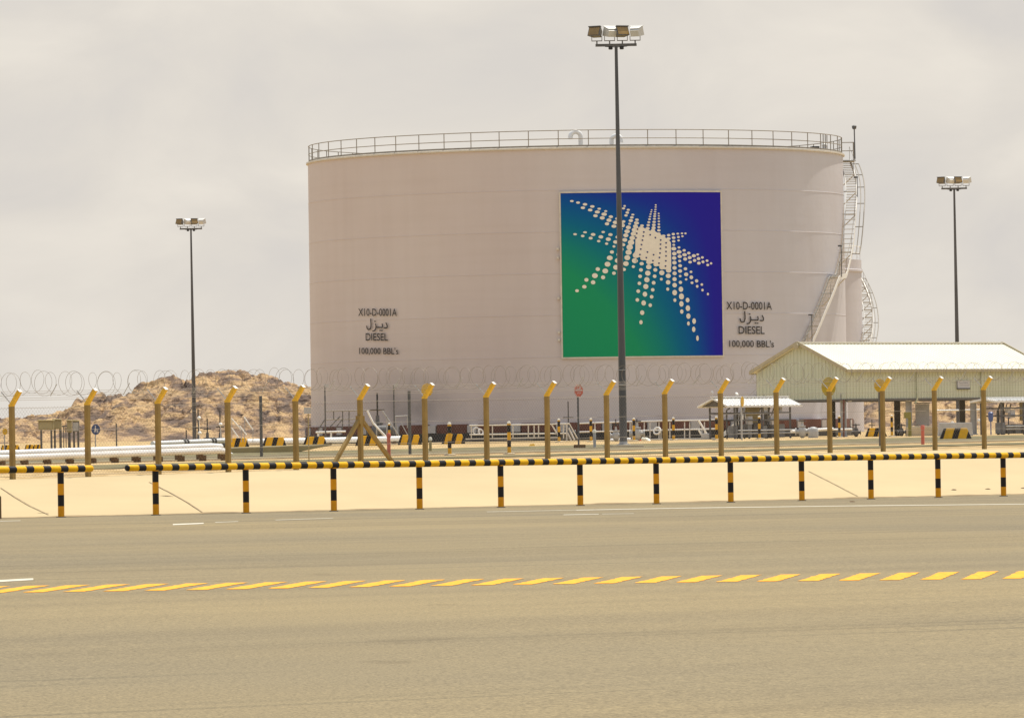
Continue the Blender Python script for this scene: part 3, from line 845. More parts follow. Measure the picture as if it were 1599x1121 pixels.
def dot(px, py, rx, ry, r, n=14):
    b_ = len(q.v)
    for k in range(n):
        an = 2 * math.pi * k / n; p_, z_ = t_of(px + rx * math.cos(an), py + ry * math.sin(an), r); q.v.append(tpos(p_, z_, r))
    q.f.append(tuple(b_ + k for k in range(n)))
for i, (px, py, rx, ry) in enumerate(dots): dot(px, py, rx * .95, ry * .95, RP + .018 + .0006 * (i % 9))
# the solid heart of the star
hp = [(0, 350), (35, 368), (70, 352), (110, 366), (150, 378), (185, 400), (218, 385), (252, 408), (290, 430), (325, 452), (355, 468), (395, 500), (432, 530), (440, 560), (436, 610), (438, 660), (436, 710),
      (438, 760), (440, 830), (436, 880), (405, 905), (370, 880), (325, 872), (290, 835), (248, 842), (215, 800), (165, 815), (130, 770), (85, 765), (50, 725), (10, 735), (-30, 700), (-5, 640), (8, 580), (-4, 520), (6, 470), (10, 420)]
def scan(x):
    ys = []
    for (xa, ya), (xb, yb) in zip(hp, hp[1:] + hp[:1]):
        if (xa <= x) != (xb <= x): ys.append(ya + (yb - ya) * (x - xa) / (xb - xa))
    return sorted(ys)
for k in range(60):
    xa, xb = lerp(-30, 440, k / 60) + .01, lerp(-30, 440, (k + 1) / 60) - .01
    A_, B_ = scan(xa), scan(xb)
    if len(A_) >= 2 and len(B_) >= 2:
        b_ = len(q.v)
        for x_, y_ in ((xa, A_[0]), (xb, B_[0]), (xb, B_[-1]), (xa, A_[-1])):
            p_, z_ = t_of(995 + x_ / 8.007, 310 + y_ / 8.007, RP + .03); q.v.append(tpos(p_, z_, RP + .03))
        q.f.append((b_, b_ + 1, b_ + 2, b_ + 3))
q.build('emblem_star', m_dot, po)
q = MB()
HOLES = [(25,380),(15,432),(5,487),(104,415),(96,465),(85,517),(72,572),(62,628),(50,697),(182,449),(247,484),(313,514),(310,566),(306,620),(302,676),(294,732),(145,664),(221,697),(130,735),(212,772),(287,803),(380,548),(378,603),(377,656),(376,711),(373,773),(368,838)]
for x_, y_ in HOLES: dot(995 + x_ / 8.007, 310 + y_ / 8.007, 1.45, 1.35, RP + .045, 8)
m_hole = mat('navy emblem paint', (.022, .035, .17), .5, 0, .1, 5)
q.build('emblem_perforation', m_hole, po)
# small fittings along the panel's left edge
q = MB()
for yy in (389, 403, 466, 519, 531):
    p_, z_ = t_of(873, yy); q.box(tpos(p_, z_, TR + .10), .14, .2, .14)
q.build('panel_clamp', m_trim, tank)

# lettering on the shell
def text_to_tank(txt, box, r=TR + .12, wt=.0, name='lettering', parent=tank):
    cu = bpy.data.curves.new('t', 'FONT'); cu.body = txt; cu.resolution_u = 3; cu.offset = wt
    ob = bpy.data.objects.new('t', cu); C.objects.link(ob)
    dg = bpy.context.evaluated_depsgraph_get(); me = bpy.data.meshes.new_from_object(ob.evaluated_get(dg))
    bpy.data.objects.remove(ob); bpy.data.curves.remove(cu)
    V = [v.co.copy() for v in me.vertices]; F = [tuple(p.vertices) for p in me.polygons]; bpy.data.meshes.remove(me)
    x0, x1 = min(v.x for v in V), max(v.x for v in V); y0 = 0.0; y1 = max(v.y for v in V)
    bx0, by0, bx1, by1 = box
    out = []
    for v in V:
        px = lerp(bx0, bx1, (v.x - x0) / (x1 - x0)); py = lerp(by1, by0, (v.y - y0) / (y1 - y0))
        p_, z_ = t_of(px, py, r); out.append(tpos(p_, z_, r))
    return out, F
ARAB = [[(545, 355), (549, 420), (548, 470), (536, 512), (500, 525), (478, 505), (470, 468)],
        [(630, 432), (641, 468), (634, 510), (612, 540), (578, 549)], [(632, 487), (690, 488), (750, 490), (757, 470), (752, 432)],
        [(822, 415), (842, 455), (840, 490), (820, 497), (785, 495)]]
ADOT = [(622, 392), (714, 536), (746, 538)]
def stroke(q, pts, wpx, r, fx):
    for (xa, ya), (xb, yb) in zip(pts, pts[1:]):
        dx, dy = xb - xa, yb - ya; l = math.hypot(dx, dy); nx, ny = -dy / l * wpx / 2, dx / l * wpx / 2; ex, ey = dx / l * wpx * .3, dy / l * wpx * .3
        b_ = len(q.v)
        for x_, y_ in ((xa - ex + nx, ya - ey + ny), (xb + ex + nx, yb + ey + ny), (xb + ex - nx, yb + ey - ny), (xa - ex - nx, ya - ey - ny)):
            p_, z_ = t_of(*fx(x_, y_), r); q.v.append(tpos(p_, z_, r))
        q.f.append((b_, b_ + 1, b_ + 2, b_ + 3))
m_letter = mat('faded black lettering', (.035, .030, .030), .6, 0, .2, 4)
def letter_block(lines, afx):
    q = MB()
    for txt, box in lines:
        V, F = text_to_tank(txt, box, wt=.010); q.add(V, F)
    for i, s_ in enumerate(ARAB): stroke(q, s_, 19, TR + .12 + .002 * i, afx)
    for x_, y_ in ADOT: stroke(q, [(x_ - 8, y_), (x_ + 8, y_)], 19, TR + .13, afx)
    return q.build('lettering', m_letter, tank)
letter_block([('X10-D-0001A', (560, 484, 620, 495.5)), ('DIESEL', (571, 522.5, 605.5, 534)), ("100,000 BBL's", (560.5, 545, 621.5, 555))],
             lambda x_, y_: (572.5 + (x_ - 465) / 385 * 33, 500 + (y_ - 350) / 200 * 19.5))
letter_block([('X10-D-0001A', (1135, 469.5, 1206, 481.5)), ('DIESEL', (1153.5, 507.5, 1194, 519.5)), ("100,000 BBL's", (1138.5, 529.5, 1208.5, 540))],
             lambda x_, y_: (1110 + x_ / 10.19, 450 + y_ / 10.19))

m_pad = mat('pad grey', (.48, .45, .43), .6, 0, .08, 5)
# foundation ring: brown panels parted by pale pads, dark band below
q = MB(); q.lathe(TC, [(TR + .50, -.4), (TR + .50, .55), (TR + .05, .56)], NSEG); q.f = q.f[:-2]
q.build('foundation_band', m_black, tank, smooth=True)
PER = 2 * math.pi / 39
for k in range(-11, 12):
    for nm, c0, hw, z0, z1, rr, m_ in (('anchor_pad', .086 + PER * k, .017, .58, 1.06, TR + .46, m_pad), ('skirt_panel', .086 + PER * (k + .5), PER / 2 - .021, .50, 1.12, TR + .40, m_rust)):
        q = MB(); n_ = 4
        for j in range(n_):
            s_, e_ = lerp(c0 - hw, c0 + hw, j / n_), lerp(c0 - hw, c0 + hw, (j + 1) / n_)
            q.hexa([tpos(s_, TC.z + z0, rr), tpos(e_, TC.z + z0, rr), tpos(e_, TC.z + z0, TR + .04), tpos(s_, TC.z + z0, TR + .04),
                    tpos(s_, TC.z + z1, rr), tpos(e_, TC.z + z1, rr), tpos(e_, TC.z + z1, TR + .04), tpos(s_, TC.z + z1, TR + .04)])
        q.build(nm, m_, tank)

# spiral stair
def spiral(tank_o, c, rad, z_of, p0, p1, p_land, name_mat, outer=.86, inner=.16, guard=None, treads=True, step=.75):
    def P(phi, z, r): return Vector((c.x + r * math.sin(phi), c.y - r * math.cos(phi), z))
    root = MB()
    n_ = 90
    ph = [lerp(p0, p1, i / n_) for i in range(n_ + 1)]
    def stringer(o_, hw):
        so = MB()
        for a_, b_2 in zip(ph, ph[1:]):
            za, zb = z_of(a_), z_of(b_2)
            so.hexa([P(a_, za - hw, rad + o_ - .02), P(b_2, zb - hw, rad + o_ - .02), P(b_2, zb - hw, rad + o_ + .02), P(a_, za - hw, rad + o_ + .02),
                     P(a_, za + hw, rad + o_ - .02), P(b_2, zb + hw, rad + o_ - .02), P(b_2, zb + hw, rad + o_ + .02), P(a_, za + hw, rad + o_ + .02)])
        return so
    st_ = stringer(outer, .15).build('stair', m_white, tank_o)
    stringer(inner, .10).build('inner_stringer', m_steel, st_)
    tq = MB(); k = 0
    d_ = math.radians(step)
    a_ = p0
    while a_ < p1:
        z = z_of(a_)
        tq.hexa([P(a_, z - .02, rad + inner), P(a_ + d_ * .62, z - .02, rad + inner), P(a_ + d_ * .62, z - .02, rad + outer), P(a_, z - .02, rad + outer),
                 P(a_, z + .02, rad + inner), P(a_ + d_ * .62, z + .02, rad + inner), P(a_ + d_ * .62, z + .02, rad + outer), P(a_, z + .02, rad + outer)])
        a_ += d_
    tq.build('treads', m_trim, st_)
    hq = MB()
    hq.tube([P(a_, z_of(a_) + 1.0, rad + outer - .03) for a_ in ph], .016, 6)
    for i in range(0, n_ + 1, 6): hq.bar(P(ph[i], z_of(ph[i]), rad + outer - .03), P(ph[i], z_of(ph[i]) + 1.0, rad + outer - .03), .026)
    hq.build('handrail', m_railp, st_)
    if guard:
        g0, g1, gr0, gh0 = guard
        gq = MB(); gp = [lerp(g0, g1, i / 40) for i in range(41)]
        for hh in (gh0,):
            gq.tube([P(a_, z_of(a_) + hh, rad + gr0) for a_ in gp], .035, 6)
            gq.tube([P(a_, z_of(a_) + hh, rad + gr0 - .26) for a_ in gp], .028, 6)
        for i in range(0, 41, 8):
            gq.bar(P(gp[i], z_of(gp[i]) + gh0, rad + outer), P(gp[i], z_of(gp[i]) + gh0, rad + gr0), .05)
        gq.build('safety_guard', m_railp, st_)
    # brackets to the shell
    bq = MB()
    for i in range(4, n_, 8):
        bq.bar(P(ph[i], z_of(ph[i]) - .12, rad), P(ph[i], z_of(ph[i]) - .12, rad + outer), .07); bq.bar(P(ph[i], z_of(ph[i]) - .95, rad), P(ph[i], z_of(ph[i]) - .15, rad + outer), .06)
    bq.build('stair_brackets', m_trim, st_)
    return st_
SP = [(R(28), TC.z), (R(53.2), at(1255, 541, 408).z), (R(59), at(1280, 488, 409).z), (R(66), at(1305, 433, 411).z), (R(70.5), at(1317, 430, 412).z), (R(76.5), at(1330, 385, 414).z), (R(82), at(1338, 330, 416).z), (R(90), at(1341, 285, 418).z), (R(99), ztop - .25)]
def tank_z(a_):
    for (pa, za), (pb, zb) in zip(SP, SP[1:]):
        if a_ <= pb: return lerp(za, zb, (a_ - pa) / (pb - pa))
    return SP[-1][1]
spiral(tank, TC, TR, tank_z, R(29), R(99), None, None, guard=(R(75), R(98), 1.38, .0))
q = MB(); p = tpos(R(97), ztop - .25, TR + .55)
q.box(p, 1.0, 1.9, .08); q.build('stair_head_platform', m_steel, tank)
q = MB()
for dx, dy in ((-.4, -.8), (.45, -.8), (.45, .1), (.45, .8)): q.bar(p + Vector((dx, dy, 0)), p + Vector((dx, dy, 1.25)), .05)
q.tube([p + Vector((-.4, -.8, 1.2)), p + Vector((.45, -.8, 1.2)), p + Vector((.45, .8, 1.2))], .03, 6)
q.tube([p + Vector((-.4, -.8, .65)), p + Vector((.45, -.8, .65)), p + Vector((.45, .8, .65))], .03, 6)
q.build('platform_rail', m_railp, tank)
q = MB(); mz = at(1334, 196, 419).z; mp_ = at(1335, 240, 419)
q.tube([Vector((mp_.x, 419, ztop - .2)), Vector((at(1334, 210, 419).x, 419, mz))], .04, 8); q.lathe(Vector((at(1334, 210, 419).x, 419, mz - .15)), [(.05, -.12), (.13, -.08), (.16, .10), (.05, .16)], 10)
q.build('mast_lamp', m_dgrey, tank, smooth=True)
# intermediate lamp posts on the stair
q = MB()
for a0, hh in ((R(53.5), 1.9), (R(67), 2.0), (R(86), 1.3)):
    b_ = tpos(a0, tank_z(a0), TR + .9); q.bar(b_, b_ + Vector((0, 0, hh)), .05); q.box(b_ + Vector((-.08, 0, hh)), .26, .14, .10)
q.build('stair_lamp', m_dgrey, tank)

# ------------------------------------------------------------------ second tank behind, mostly hidden
T2R, T2Y = 9.0, 520.0
e_ = at(1348, 600, T2Y); T2 = Vector((e_.x - T2R, T2Y, gh(T2Y)))
z2 = at(1340, 406, T2Y - 2).z
tank2 = thing('storage_tank', 'smaller pale tank half hidden behind the right side of the big diesel tank', 'storage tank', T2)
q = MB(); h2 = z2 - T2.z
q.lathe(T2, [(T2R, 0), (T2R, h2 * .30), (T2R + .04, h2 * .30 + .03), (T2R, h2 * .30 + .06), (T2R, h2 - 1.0), (T2R + .10, h2 - .96), (T2R + .10, h2 - .80), (T2R, h2 - .76), (T2R, h2)], 128); q.f = q.f[:-2]
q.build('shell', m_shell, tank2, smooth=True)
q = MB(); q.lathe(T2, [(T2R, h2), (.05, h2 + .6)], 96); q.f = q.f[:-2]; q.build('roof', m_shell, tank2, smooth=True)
q = MB()
for hh in (.55, 1.1): q.tube([Vector((T2.x + T2R * .99 * math.sin(2 * math.pi * i / 96), T2.y - T2R * .99 * math.cos(2 * math.pi * i / 96), z2 + hh)) for i in range(97)], .03, 6, False)
for i in range(40):
    a_ = 2 * math.pi * i / 40; p = Vector((T2.x + T2R * .99 * math.sin(a_), T2.y - T2R * .99 * math.cos(a_), z2)); q.bar(p, p + Vector((0, 0, 1.1)), .05)
q.build('guard_rail', m_white, tank2)
zlo = at(1360, 560, T2Y).z; zhi = at(1350, 425, T2Y).z
spiral(tank2, T2, T2R, lambda a_: lerp(zlo, zhi, (a_ - R(65)) / R(50)), R(65), R(115), None, None, guard=(R(68), R(112), 1.30, .0), step=1.5)
# ------------------------------------------------------------------ floodlight masts
m_lens = mat('brown tinted lamp glass', (.30, .19, .06), .3, 0, .2, 3)
m_back = mat('pale lamp housing', (.62, .61, .58), .45, 0, .08, 4)
m_hous = mat('lamp housing', (.15, .14, .13), .5, .1, .15, 5)
mast = thing('floodlight_mast', 'tall floodlight mast in front of the blue and green tank emblem', 'floodlight mast', (0, 0, 0), 'floodlight masts of the depot')
PH = 15.08
q = MB(); q.lathe((0, 0, 0), [(.145, .10), (.142, 2.6), (.128, 4.5), (.105, 8), (.075, 12), (.058, PH)], 12); q.build('pole', m_pole, mast, smooth=True)
q = MB(); q.lathe((0, 0, 0), [(.26, .06), (.26, .12), (.16, .13), (.15, .22)], 12); q.build('base_plate', m_steel, mast)
q = MB(); q.box((0, 0, .02), 1.5, 1.5, .12); q.build('plinth', m_conc, mast, bevel=.02)
q = MB(); q.box((0, 0, 2.35), .30, .31, .035); q.box((0, 0, 2.9), .29, .30, .03); q.build('pole_band', m_steel, mast)
q = MB(); q.box((0, 0, PH + .05), 1.55, .10, .10); q.build('cross_arm', m_steel_dark, mast)
q = MB()
for s_ in (-1, 1):
    q.lathe((.21 * s_, -.02, PH - .12), [(.06, 0), (.08, .02), (.08, .09), (.05, .11)], 10)
    q.bar((.0, 0, PH - .03), (.42 * s_, 0, PH + .0), .03)
q.build('junction_box', m_black, mast)
for i, xx in enumerate((-.72, -.24, .24, .72)):
    face = -1 if i % 2 == 0 else 1
    yaw = R((-30, 26, 26, -24)[i]); 
    q = MB(); zb = PH + .10
    q.box((xx, 0, zb + .05), .05, .05, .10)
    q.box((xx, 0, zb + .115), .40, .05, .03); q.box((xx - .19, 0, zb + .20), .025, .06, .18); q.box((xx + .19, 0, zb + .20), .025, .06, .18)
    br = q.build('bracket', m_hous, mast)
    Zr = Matrix.Rotation(yaw, 3, 'Z') @ Matrix.Rotation(R(24) * -face * -1, 3, 'X')
    def T(v, c=Vector((xx + (-.05, .03, -.02, .05)[i], 0, zb + .42))): return c + Zr @ Vector(v)
    f_ = face
    front = [(-.25, .12 * f_, -.17), (.25, .12 * f_, -.17), (.25, .12 * f_, .18), (-.25, .12 * f_, .18)]
    rear = [(-.17, -.20 * f_, -.10), (.17, -.20 * f_, -.10), (.17, -.20 * f_, .15), (-.17, -.20 * f_, .15)]
    hb = MB(); hb.hexa([T(v) for v in front] + [T(v) for v in rear])
    hb.box(T((0, .13 * f_, .195)), .52, .10, .03, (Zr @ Vector((1, 0, 0)), Zr @ Vector((0, 1, 0)), Zr @ Vector((0, 0, 1))))
    lamp = hb.build('floodlight', m_back if face > 0 else m_hous, mast)
    g = MB(); g.hexa([T((x_, y_ * f_, z_)) for y_ in (.122, .134) for x_, z_ in ((-.22, -.14), (.22, -.14), (.22, .16), (-.22, .16))]); g.build('lens', m_lens, lamp)
    vz = MB(); vz.hexa([T((x_, y_ * f_, z_)) for z_ in (.182, .205) for x_, y_ in ((-.18, -.12), (.18, -.12), (.245, .14), (-.245, .14))]); vz.build('hood', m_white, lamp)
def place(o, px, Y, dz=0.0, rz=0.0):
    p = ground(px, Y); o.location = p + Vector((0, 0, dz)); o.rotation_euler.z = rz; return o
place(mast, 973.5, 241)
mast.rotation_euler = (0, R(-.15), 0)
c2 = copy_tree(mast); place(c2, 304, 444); c2.scale.z = .988; c2['label'] = 'floodlight mast rising in front of the rocky hill at the left of the tank'
c3 = copy_tree(mast); place(c3, 1497.5, 387); c3.scale.z = .982; c3['label'] = 'floodlight mast rising behind the roof of the loading shelter at the right'

# ------------------------------------------------------------------ bollards
m_boll = stripe_mat('yellow and black bollard', (.66, .36, .02), BLK, (0, 0, 1), .48, .02, .52)
bol = None
BOL = [(702, 207, 'free standing striped bollard in front of a yellow and black block, left of the walkway'), (795, 208, 'striped bollard in front of the long white walkway rail'),
       (873, 290, 'striped bollard at the foot of the walkway stair left of the red sign'), (923, 290, 'striped bollard just right of the red sign'),
       (990, 294, 'striped bollard just right of the nearest floodlight mast'), (1052, 296, 'striped bollard in front of the right walkway beside the white wheel valve'),
       (1119, 288, 'striped bollard at the left end of the small white canopy'), (1186, 297, 'striped bollard in front of the pumps under the small white canopy'),
       (1311, 310, 'striped bollard by the first column of the loading shelter'), (1393, 316, 'striped bollard by the second column row of the loading shelter'),
       (608, 318, 'striped bollard standing behind the red hydrant post')]
for px, Y, lab in BOL:
    if bol is None:
        bol = thing('striped_bollard', lab, 'bollard', (0, 0, 0), 'yellow and black bollards around the tank')
        MB().lathe((0, 0, -.05), [(.062, 0), (.062, 1.02), (.060, 1.05)], 12).build('post', m_boll, bol, smooth=True)
        MB().lathe((0, 0, 0), [(.058, 1.0), (.06, 1.03), (.05, 1.06), (.02, 1.075)], 12).build('cap', m_cream, bol, smooth=True)
        MB().lathe((0, 0, -.06), [(.20, 0), (.20, .09), (.16, .11)], 12).build('footing', m_conc, bol)
        o = bol
    else:
        o = copy_tree(bol); o['label'] = lab
    place(o, px, Y)
def simple_post(name, label, cat, px, Y, h, r, m, capm=None, group=None):
    p = ground(px, Y); o = thing(name, label, cat, p, group)
    MB().lathe(p - Vector((0, 0, .05)), [(r, 0), (r, h + .05)], 10).build('post', m, o, smooth=True)
    if capm: MB().lathe(p + Vector((0, 0, h)), [(r * 1.25, -.06), (r * 1.3, .02), (r * .7, .07)], 10).build('cap', capm, o, smooth=True)
    return o
simple_post('hydrant_post', 'short red hydrant post beside the strutted fence post', 'hydrant post', 607, 194, .72, .055, m_red, m_red)
simple_post('hydrant_post', 'short red hydrant post under the loading shelter', 'hydrant post', 1441, 228, .62, .062, m_red, m_red)
simple_post('marker_post', 'short olive marker post with a pale cap just right of a yellow sign post', 'marker post', 672, 232, .46, .05, m_conc_ol, m_cream)
simple_post('marker_post', 'grey pipe marker post with a white cap right of the red sign', 'marker post', 928.5, 240, .62, .055, m_grey, m_cream)
simple_post('steel_post', 'plain dark steel post in front of the rocky hill', 'post', 408, 214, 2.05, .052, m_steel_dark)
simple_post('steel_post', 'plain dark steel post right of the strutted fence post', 'post', 640, 214, 2.14, .052, m_steel_dark)
simple_post('steel_post', 'thin dark post right of the round blue sign', 'post', 182, 300, 1.2, .035, m_steel_dark)

P_ = barrier_pt(-3.5); P_.z = road_z(P_.x)
o = thing('short_post', 'short dark brown post at the very left edge in front of the bank', 'post', P_)
MB().lathe(P_ - Vector((0, 0, .05)), [(.07, 0), (.07, .50), (.05, .53)], 12).build('post', m_brownblock, o, smooth=True)
g = ground(831, 262)
q = MB(); q.hexa([g + Vector(v) for v in ((-.14, -.1, -.01), (.11, -.12, -.01), (.13, .1, -.01), (-.12, .1, -.01), (-.09, -.06, .07), (.08, -.07, .09), (.08, .05, .08), (-.07, .06, .06))])
tag(q.build('yellow_lump', m_yellow, origin=g), 'small yellow lump lying on the ground before the walkway', 'debris')
# ------------------------------------------------------------------ striped guard blocks
blk = None
m_gblk = stripe_mat('yellow and black block', BLK, (.80, .43, .012), (1, 0, -.28), .50, .30, .42)
GB = [(370, 282, 'striped guard block on the left end of the concrete ramp'), (428.5, 284, 'striped guard block at the middle of the concrete ramp'), (492, 286, 'striped guard block at the right end of the concrete ramp'),
      (574, 286, 'striped guard block behind the strutted fence post'), (640, 290, 'striped guard block beside the plain dark post right of the strutted fence post'), (708, 296, 'striped guard block behind the leftmost free standing bollard'),
      (1368, 330, 'striped guard block between the left columns of the loading shelter')]
for px, Y, lab in GB:
    if blk is None:
        blk = tag(MB().hexa([(-.56, -.22, 0), (.56, -.22, 0), (.56, .22, 0), (-.56, .22, 0), (-.40, -.15, .45), (.40, -.15, .45), (.40, .15, .45), (-.40, .15, .45)]).build('guard_block', m_gblk, bevel=.02), lab, 'guard block', 'yellow and black guard blocks')
        o = blk
    else:
        o = blk.copy(); C.objects.link(o); o['label'] = lab
    place(o, px, Y, .0)
o = blk.copy(); C.objects.link(o); place(o, 1492, 262, .0); o.scale = (1.18, 1, 1.0); o['label'] = 'striped guard block between the right columns of the loading shelter'
for px, lab in ((9, 'low striped guard block at the left edge behind the pipes'), (23, 'low striped guard block second from the left edge behind the pipes'), (46, 'low striped guard block left of the row of electric cabinets'), (59, 'low striped guard block touching the row of electric cabinets')):
    o = blk.copy(); C.objects.link(o); place(o, px, 330, .0); o.scale = (.46, .8, .6); o['label'] = lab

# ------------------------------------------------------------------ signs
def disc_sign(name, label, cat, px, pyc, Y, rx, ry, m_face, pole_r=.028, n=24, tilt=0.0, pole_m=None, group=None, base_py=None):
    "round plate rotated about its pole so that it shows rx by ry pixels"
    g = ground(px, Y); cz = at(px, pyc, Y).z; root = thing(name, label, cat, g, group)
    Rr = ry * Y / F_PX; ang = math.acos(min(1, rx / ry))
    nrm = Vector((math.sin(ang), -math.cos(ang), 0)); tx = Vector((math.cos(ang), math.sin(ang), 0))
    cpt = Vector((g.x, Y, cz)) + nrm * (pole_r + .02)
    q = MB(); q.prism([cpt + tx * (Rr * math.cos(2 * math.pi * (k + .5) / n)) + Vector((0, 0, Rr * math.sin(2 * math.pi * (k + .5) / n))) for k in range(n)], -nrm * .012)
    pl_ = q.build('sign_plate', m_face, root)
    MB().tube([g - Vector((0, 0, .05)), Vector((g.x, Y, cz + Rr * .7))], pole_r, 8).build('pole', pole_m or m_steel, root)
    return root, cpt, nrm, tx, Rr, pl_
m_yback = mat('ochre yellow sign back', (.60, .36, .02), .6, 0, .15, 7)
m_yolive = mat('olive yellow sign back', (.42, .30, .02), .6, 0, .15, 7)
disc_sign('round_sign', 'round yellow sign plate behind the fence post left of the tank middle', 'sign', 667, 609, 205, 9, 10.5, m_yback, n=10, group='yellow sign plates behind the fence')
disc_sign('round_sign', 'large round olive yellow sign plate in front of the shelter gable', 'sign', 1294, 604, 222, 11.5, 15, m_yolive, group='yellow sign plates behind the fence')
disc_sign('round_sign', 'round yellow sign plate on a dark pole in front of the long shelter wall', 'sign', 1374, 602, 222, 9, 10.5, m_yback, pole_r=.035, pole_m=m_steel_dark, group='yellow sign plates behind the fence')
disc_sign('round_sign', 'small round yellow sign at the left edge of the photo', 'sign', 7, 674, 300, 3.6, 5, m_yback, pole_r=.03)
disc_sign('round_sign', 'tall narrow orange sign seen nearly edge on by the small white canopy', 'sign', 1158.5, 627, 285, 2.6, 8.2, m_yback, pole_r=.04, pole_m=m_grey)
# red octagon with a white bar and Arabic letters
root, cp, nr, tx, Rr, pl_ = disc_sign('stop_sign', 'red octagonal sign with a white bar on a grey pole before the tank', 'sign', 903.5, 610, 238, 7.4, 10.6, m_red, n=8, pole_r=.035, pole_m=m_pole)
m_wp = mat('white sign paint', (.74, .70, .66), .5)
def on(u, v, d=.006): return cp + tx * (u * Rr) + Vector((0, 0, v * Rr)) + nr * d
q = MB(); q.add([on(-.72, -.02), on(.72, -.02), on(.72, .13), on(-.72, .13)], [(0, 1, 2, 3)])
def fstroke(q, pts, w_):
    for (xa, ya), (xb, yb) in zip(pts, pts[1:]):
        l = math.hypot(xb - xa, yb - ya); nx, ny = -(yb - ya) / l * w_, (xb - xa) / l * w_
        q.add([on(xa + nx, ya + ny), on(xb + nx, yb + ny), on(xb - nx, yb - ny), on(xa - nx, ya - ny)], [(0, 1, 2, 3)])
fstroke(q, [(.34, .44), (.18, .56), (.10, .42), (.34, .38), (.30, .28), (-.36, .28), (-.42, .48)], .035); fstroke(q, [(.10, .74), (.16, .74)], .035); fstroke(q, [(-.22, .58), (-.16, .58)], .05); fstroke(q, [(-.34, .58), (-.28, .58)], .05)
cu = bpy.data.curves.new('t', 'FONT'); cu.body = 'STOP'; ob = bpy.data.objects.new('t', cu); C.objects.link(ob)
me = bpy.data.meshes.new_from_object(ob.evaluated_get(bpy.context.evaluated_depsgraph_get())); bpy.data.objects.remove(ob)
V = [v.co.copy() for v in me.vertices]; x1_ = max(v.x for v in V); y1_ = max(v.y for v in V)
q.add([on(lerp(-.42, .42, v.x / x1_), lerp(-.46, -.20, v.y / y1_)) for v in V], [tuple(p.vertices) for p in me.polygons]); bpy.data.meshes.remove(me)
q.build('sign_lettering', m_wp, pl_)
q = MB()
for k in range(8):
    a0, a1 = 2 * math.pi * (k + .5) / 8, 2 * math.pi * (k + 1.5) / 8
    q.add([on(.99 * math.cos(a0), .99 * math.sin(a0)), on(.99 * math.cos(a1), .99 * math.sin(a1)), on(.955 * math.cos(a1), .955 * math.sin(a1)), on(.91 * math.cos(a0), .91 * math.sin(a0))], [(0, 1, 2, 3)])
q.build('sign_border', m_wp, pl_)
g = ground(905, 238); q = MB(); q.box(g + Vector((0, 0, .06)), .44, .44, .16); q.build('footing', m_brownblock, root, bevel=.01)
# blue sign with a walking adult and child
root, cp, nr, tx, Rr, pl_ = disc_sign('pedestrian_sign', 'round blue sign showing white walking figures', 'sign', 149, 670.5, 300, 6.6, 8.2, m_blue, pole_r=.03)
q = MB()
def fig(u, v, s):
    poly = [(-.05, .30), (.05, .30), (.09, .05), (.16, -.42), (.06, -.42), (0, -.08), (-.10, -.42), (-.20, -.42), (-.09, .0)]
    q.add([on(u + x_ * s, v + y_ * s) for x_, y_ in poly], [tuple(range(len(poly)))])
    k_ = 10; q.add([on(u + .085 * s * math.cos(2 * math.pi * i / k_), v + .41 * s + .09 * s * math.sin(2 * math.pi * i / k_)) for i in range(k_)], [tuple(range(k_))])
fig(-.12, .05, 1.35); fig(.40, -.30, .75); fstroke(q, [(.02, .10), (.30, -.18)], .04)
q.build('pedestrian_symbol', m_wp, pl_)
# grey rectangular plate seen from behind
g = ground(482, 182); r_ = thing('plate_sign', 'small grey rectangular sign plate on a thin post beside the tank edge', 'sign', g)
z_ = at(482, 641, 182).z
MB().box(Vector((g.x - .02, 182 - .05, z_)), .205, .012, .18).build('sign_plate', m_grey, r_)
MB().tube([g - Vector((0, 0, .1)), Vector((g.x, 182, z_ + .05))], .017, 8).build('pole', m_conc_ol, r_)

# ------------------------------------------------------------------ pipes and civil works on the left
def pipe_thing(label, pts, r, supports=(), flanges=(), m=m_alu, name='pipeline', elbow=None, group=None):
    root = thing(name, label, 'pipeline', pts[0], group)
    q = MB(); q.tube(pts, r, 16); q.build('pipe', m, root, smooth=True)
    d = (pts[-1] - pts[0])
    if flanges:
        for f in flanges:
            q = MB()
            p = pts[0].lerp(pts[-1], f); dn = d.normalized(); q.lathe(p - dn * .03, [(r * 1.5, 0), (r * 1.5, .06)], 16, dn); q.build('flange', m_steel_dark, root)
    if supports:
        for f in supports:
            q = MB()
            p = pts[0].lerp(pts[-1], f); g_ = gh(p.y) - .05
            q.box(Vector((p.x, p.y, (g_ + p.z - r) / 2)), .22, .22, max(.05, p.z - r - g_)); q.build('support', m_brownblock, root)
    return root
def A(px, py, Y): return at(px, py, Y)
sup = [i / 12 for i in range(13)]
pipe_thing('long silver pipe nearest the fence on the left, running to the concrete ramp', [A(-70, 717.6, 191), A(342, 703.2, 199.5), A(350, 704.5, 199.9)], .102, sup)
pipe_thing('long silver pipe lying just behind and above the nearest one on the left', [A(-70, 710.6, 192.5), A(330, 696.8, 201), A(345, 698, 201.4)], .102, sup)
pipe_thing('short flanged silver pipe reaching the valves in front of the hill', [A(238, 692.5, 226), A(352, 687.5, 230)], .085, (), (.42, .46, .80, .84))
pipe_thing('large silver pipe running behind the striped guard blocks left of the tank', [A(385, 690.0, 292), A(640, 684.8, 300)], .135, [.1, .5, .9])
q_ = MB()
beam = tag(q_.prism([A(358, 699, 240), A(362, 713, 240), A(400, 713, 240), A(462, 706.5, 240), A(500, 698.5, 240), A(517, 695.6, 240), A(517, 693.4, 240), A(455, 695.6, 240)], Vector((-.8, 2.4, .0))).build('concrete_ramp', m_conc_ol, bevel=.02),
           'olive concrete ramp edge tapering to the right under the striped blocks', 'ramp')
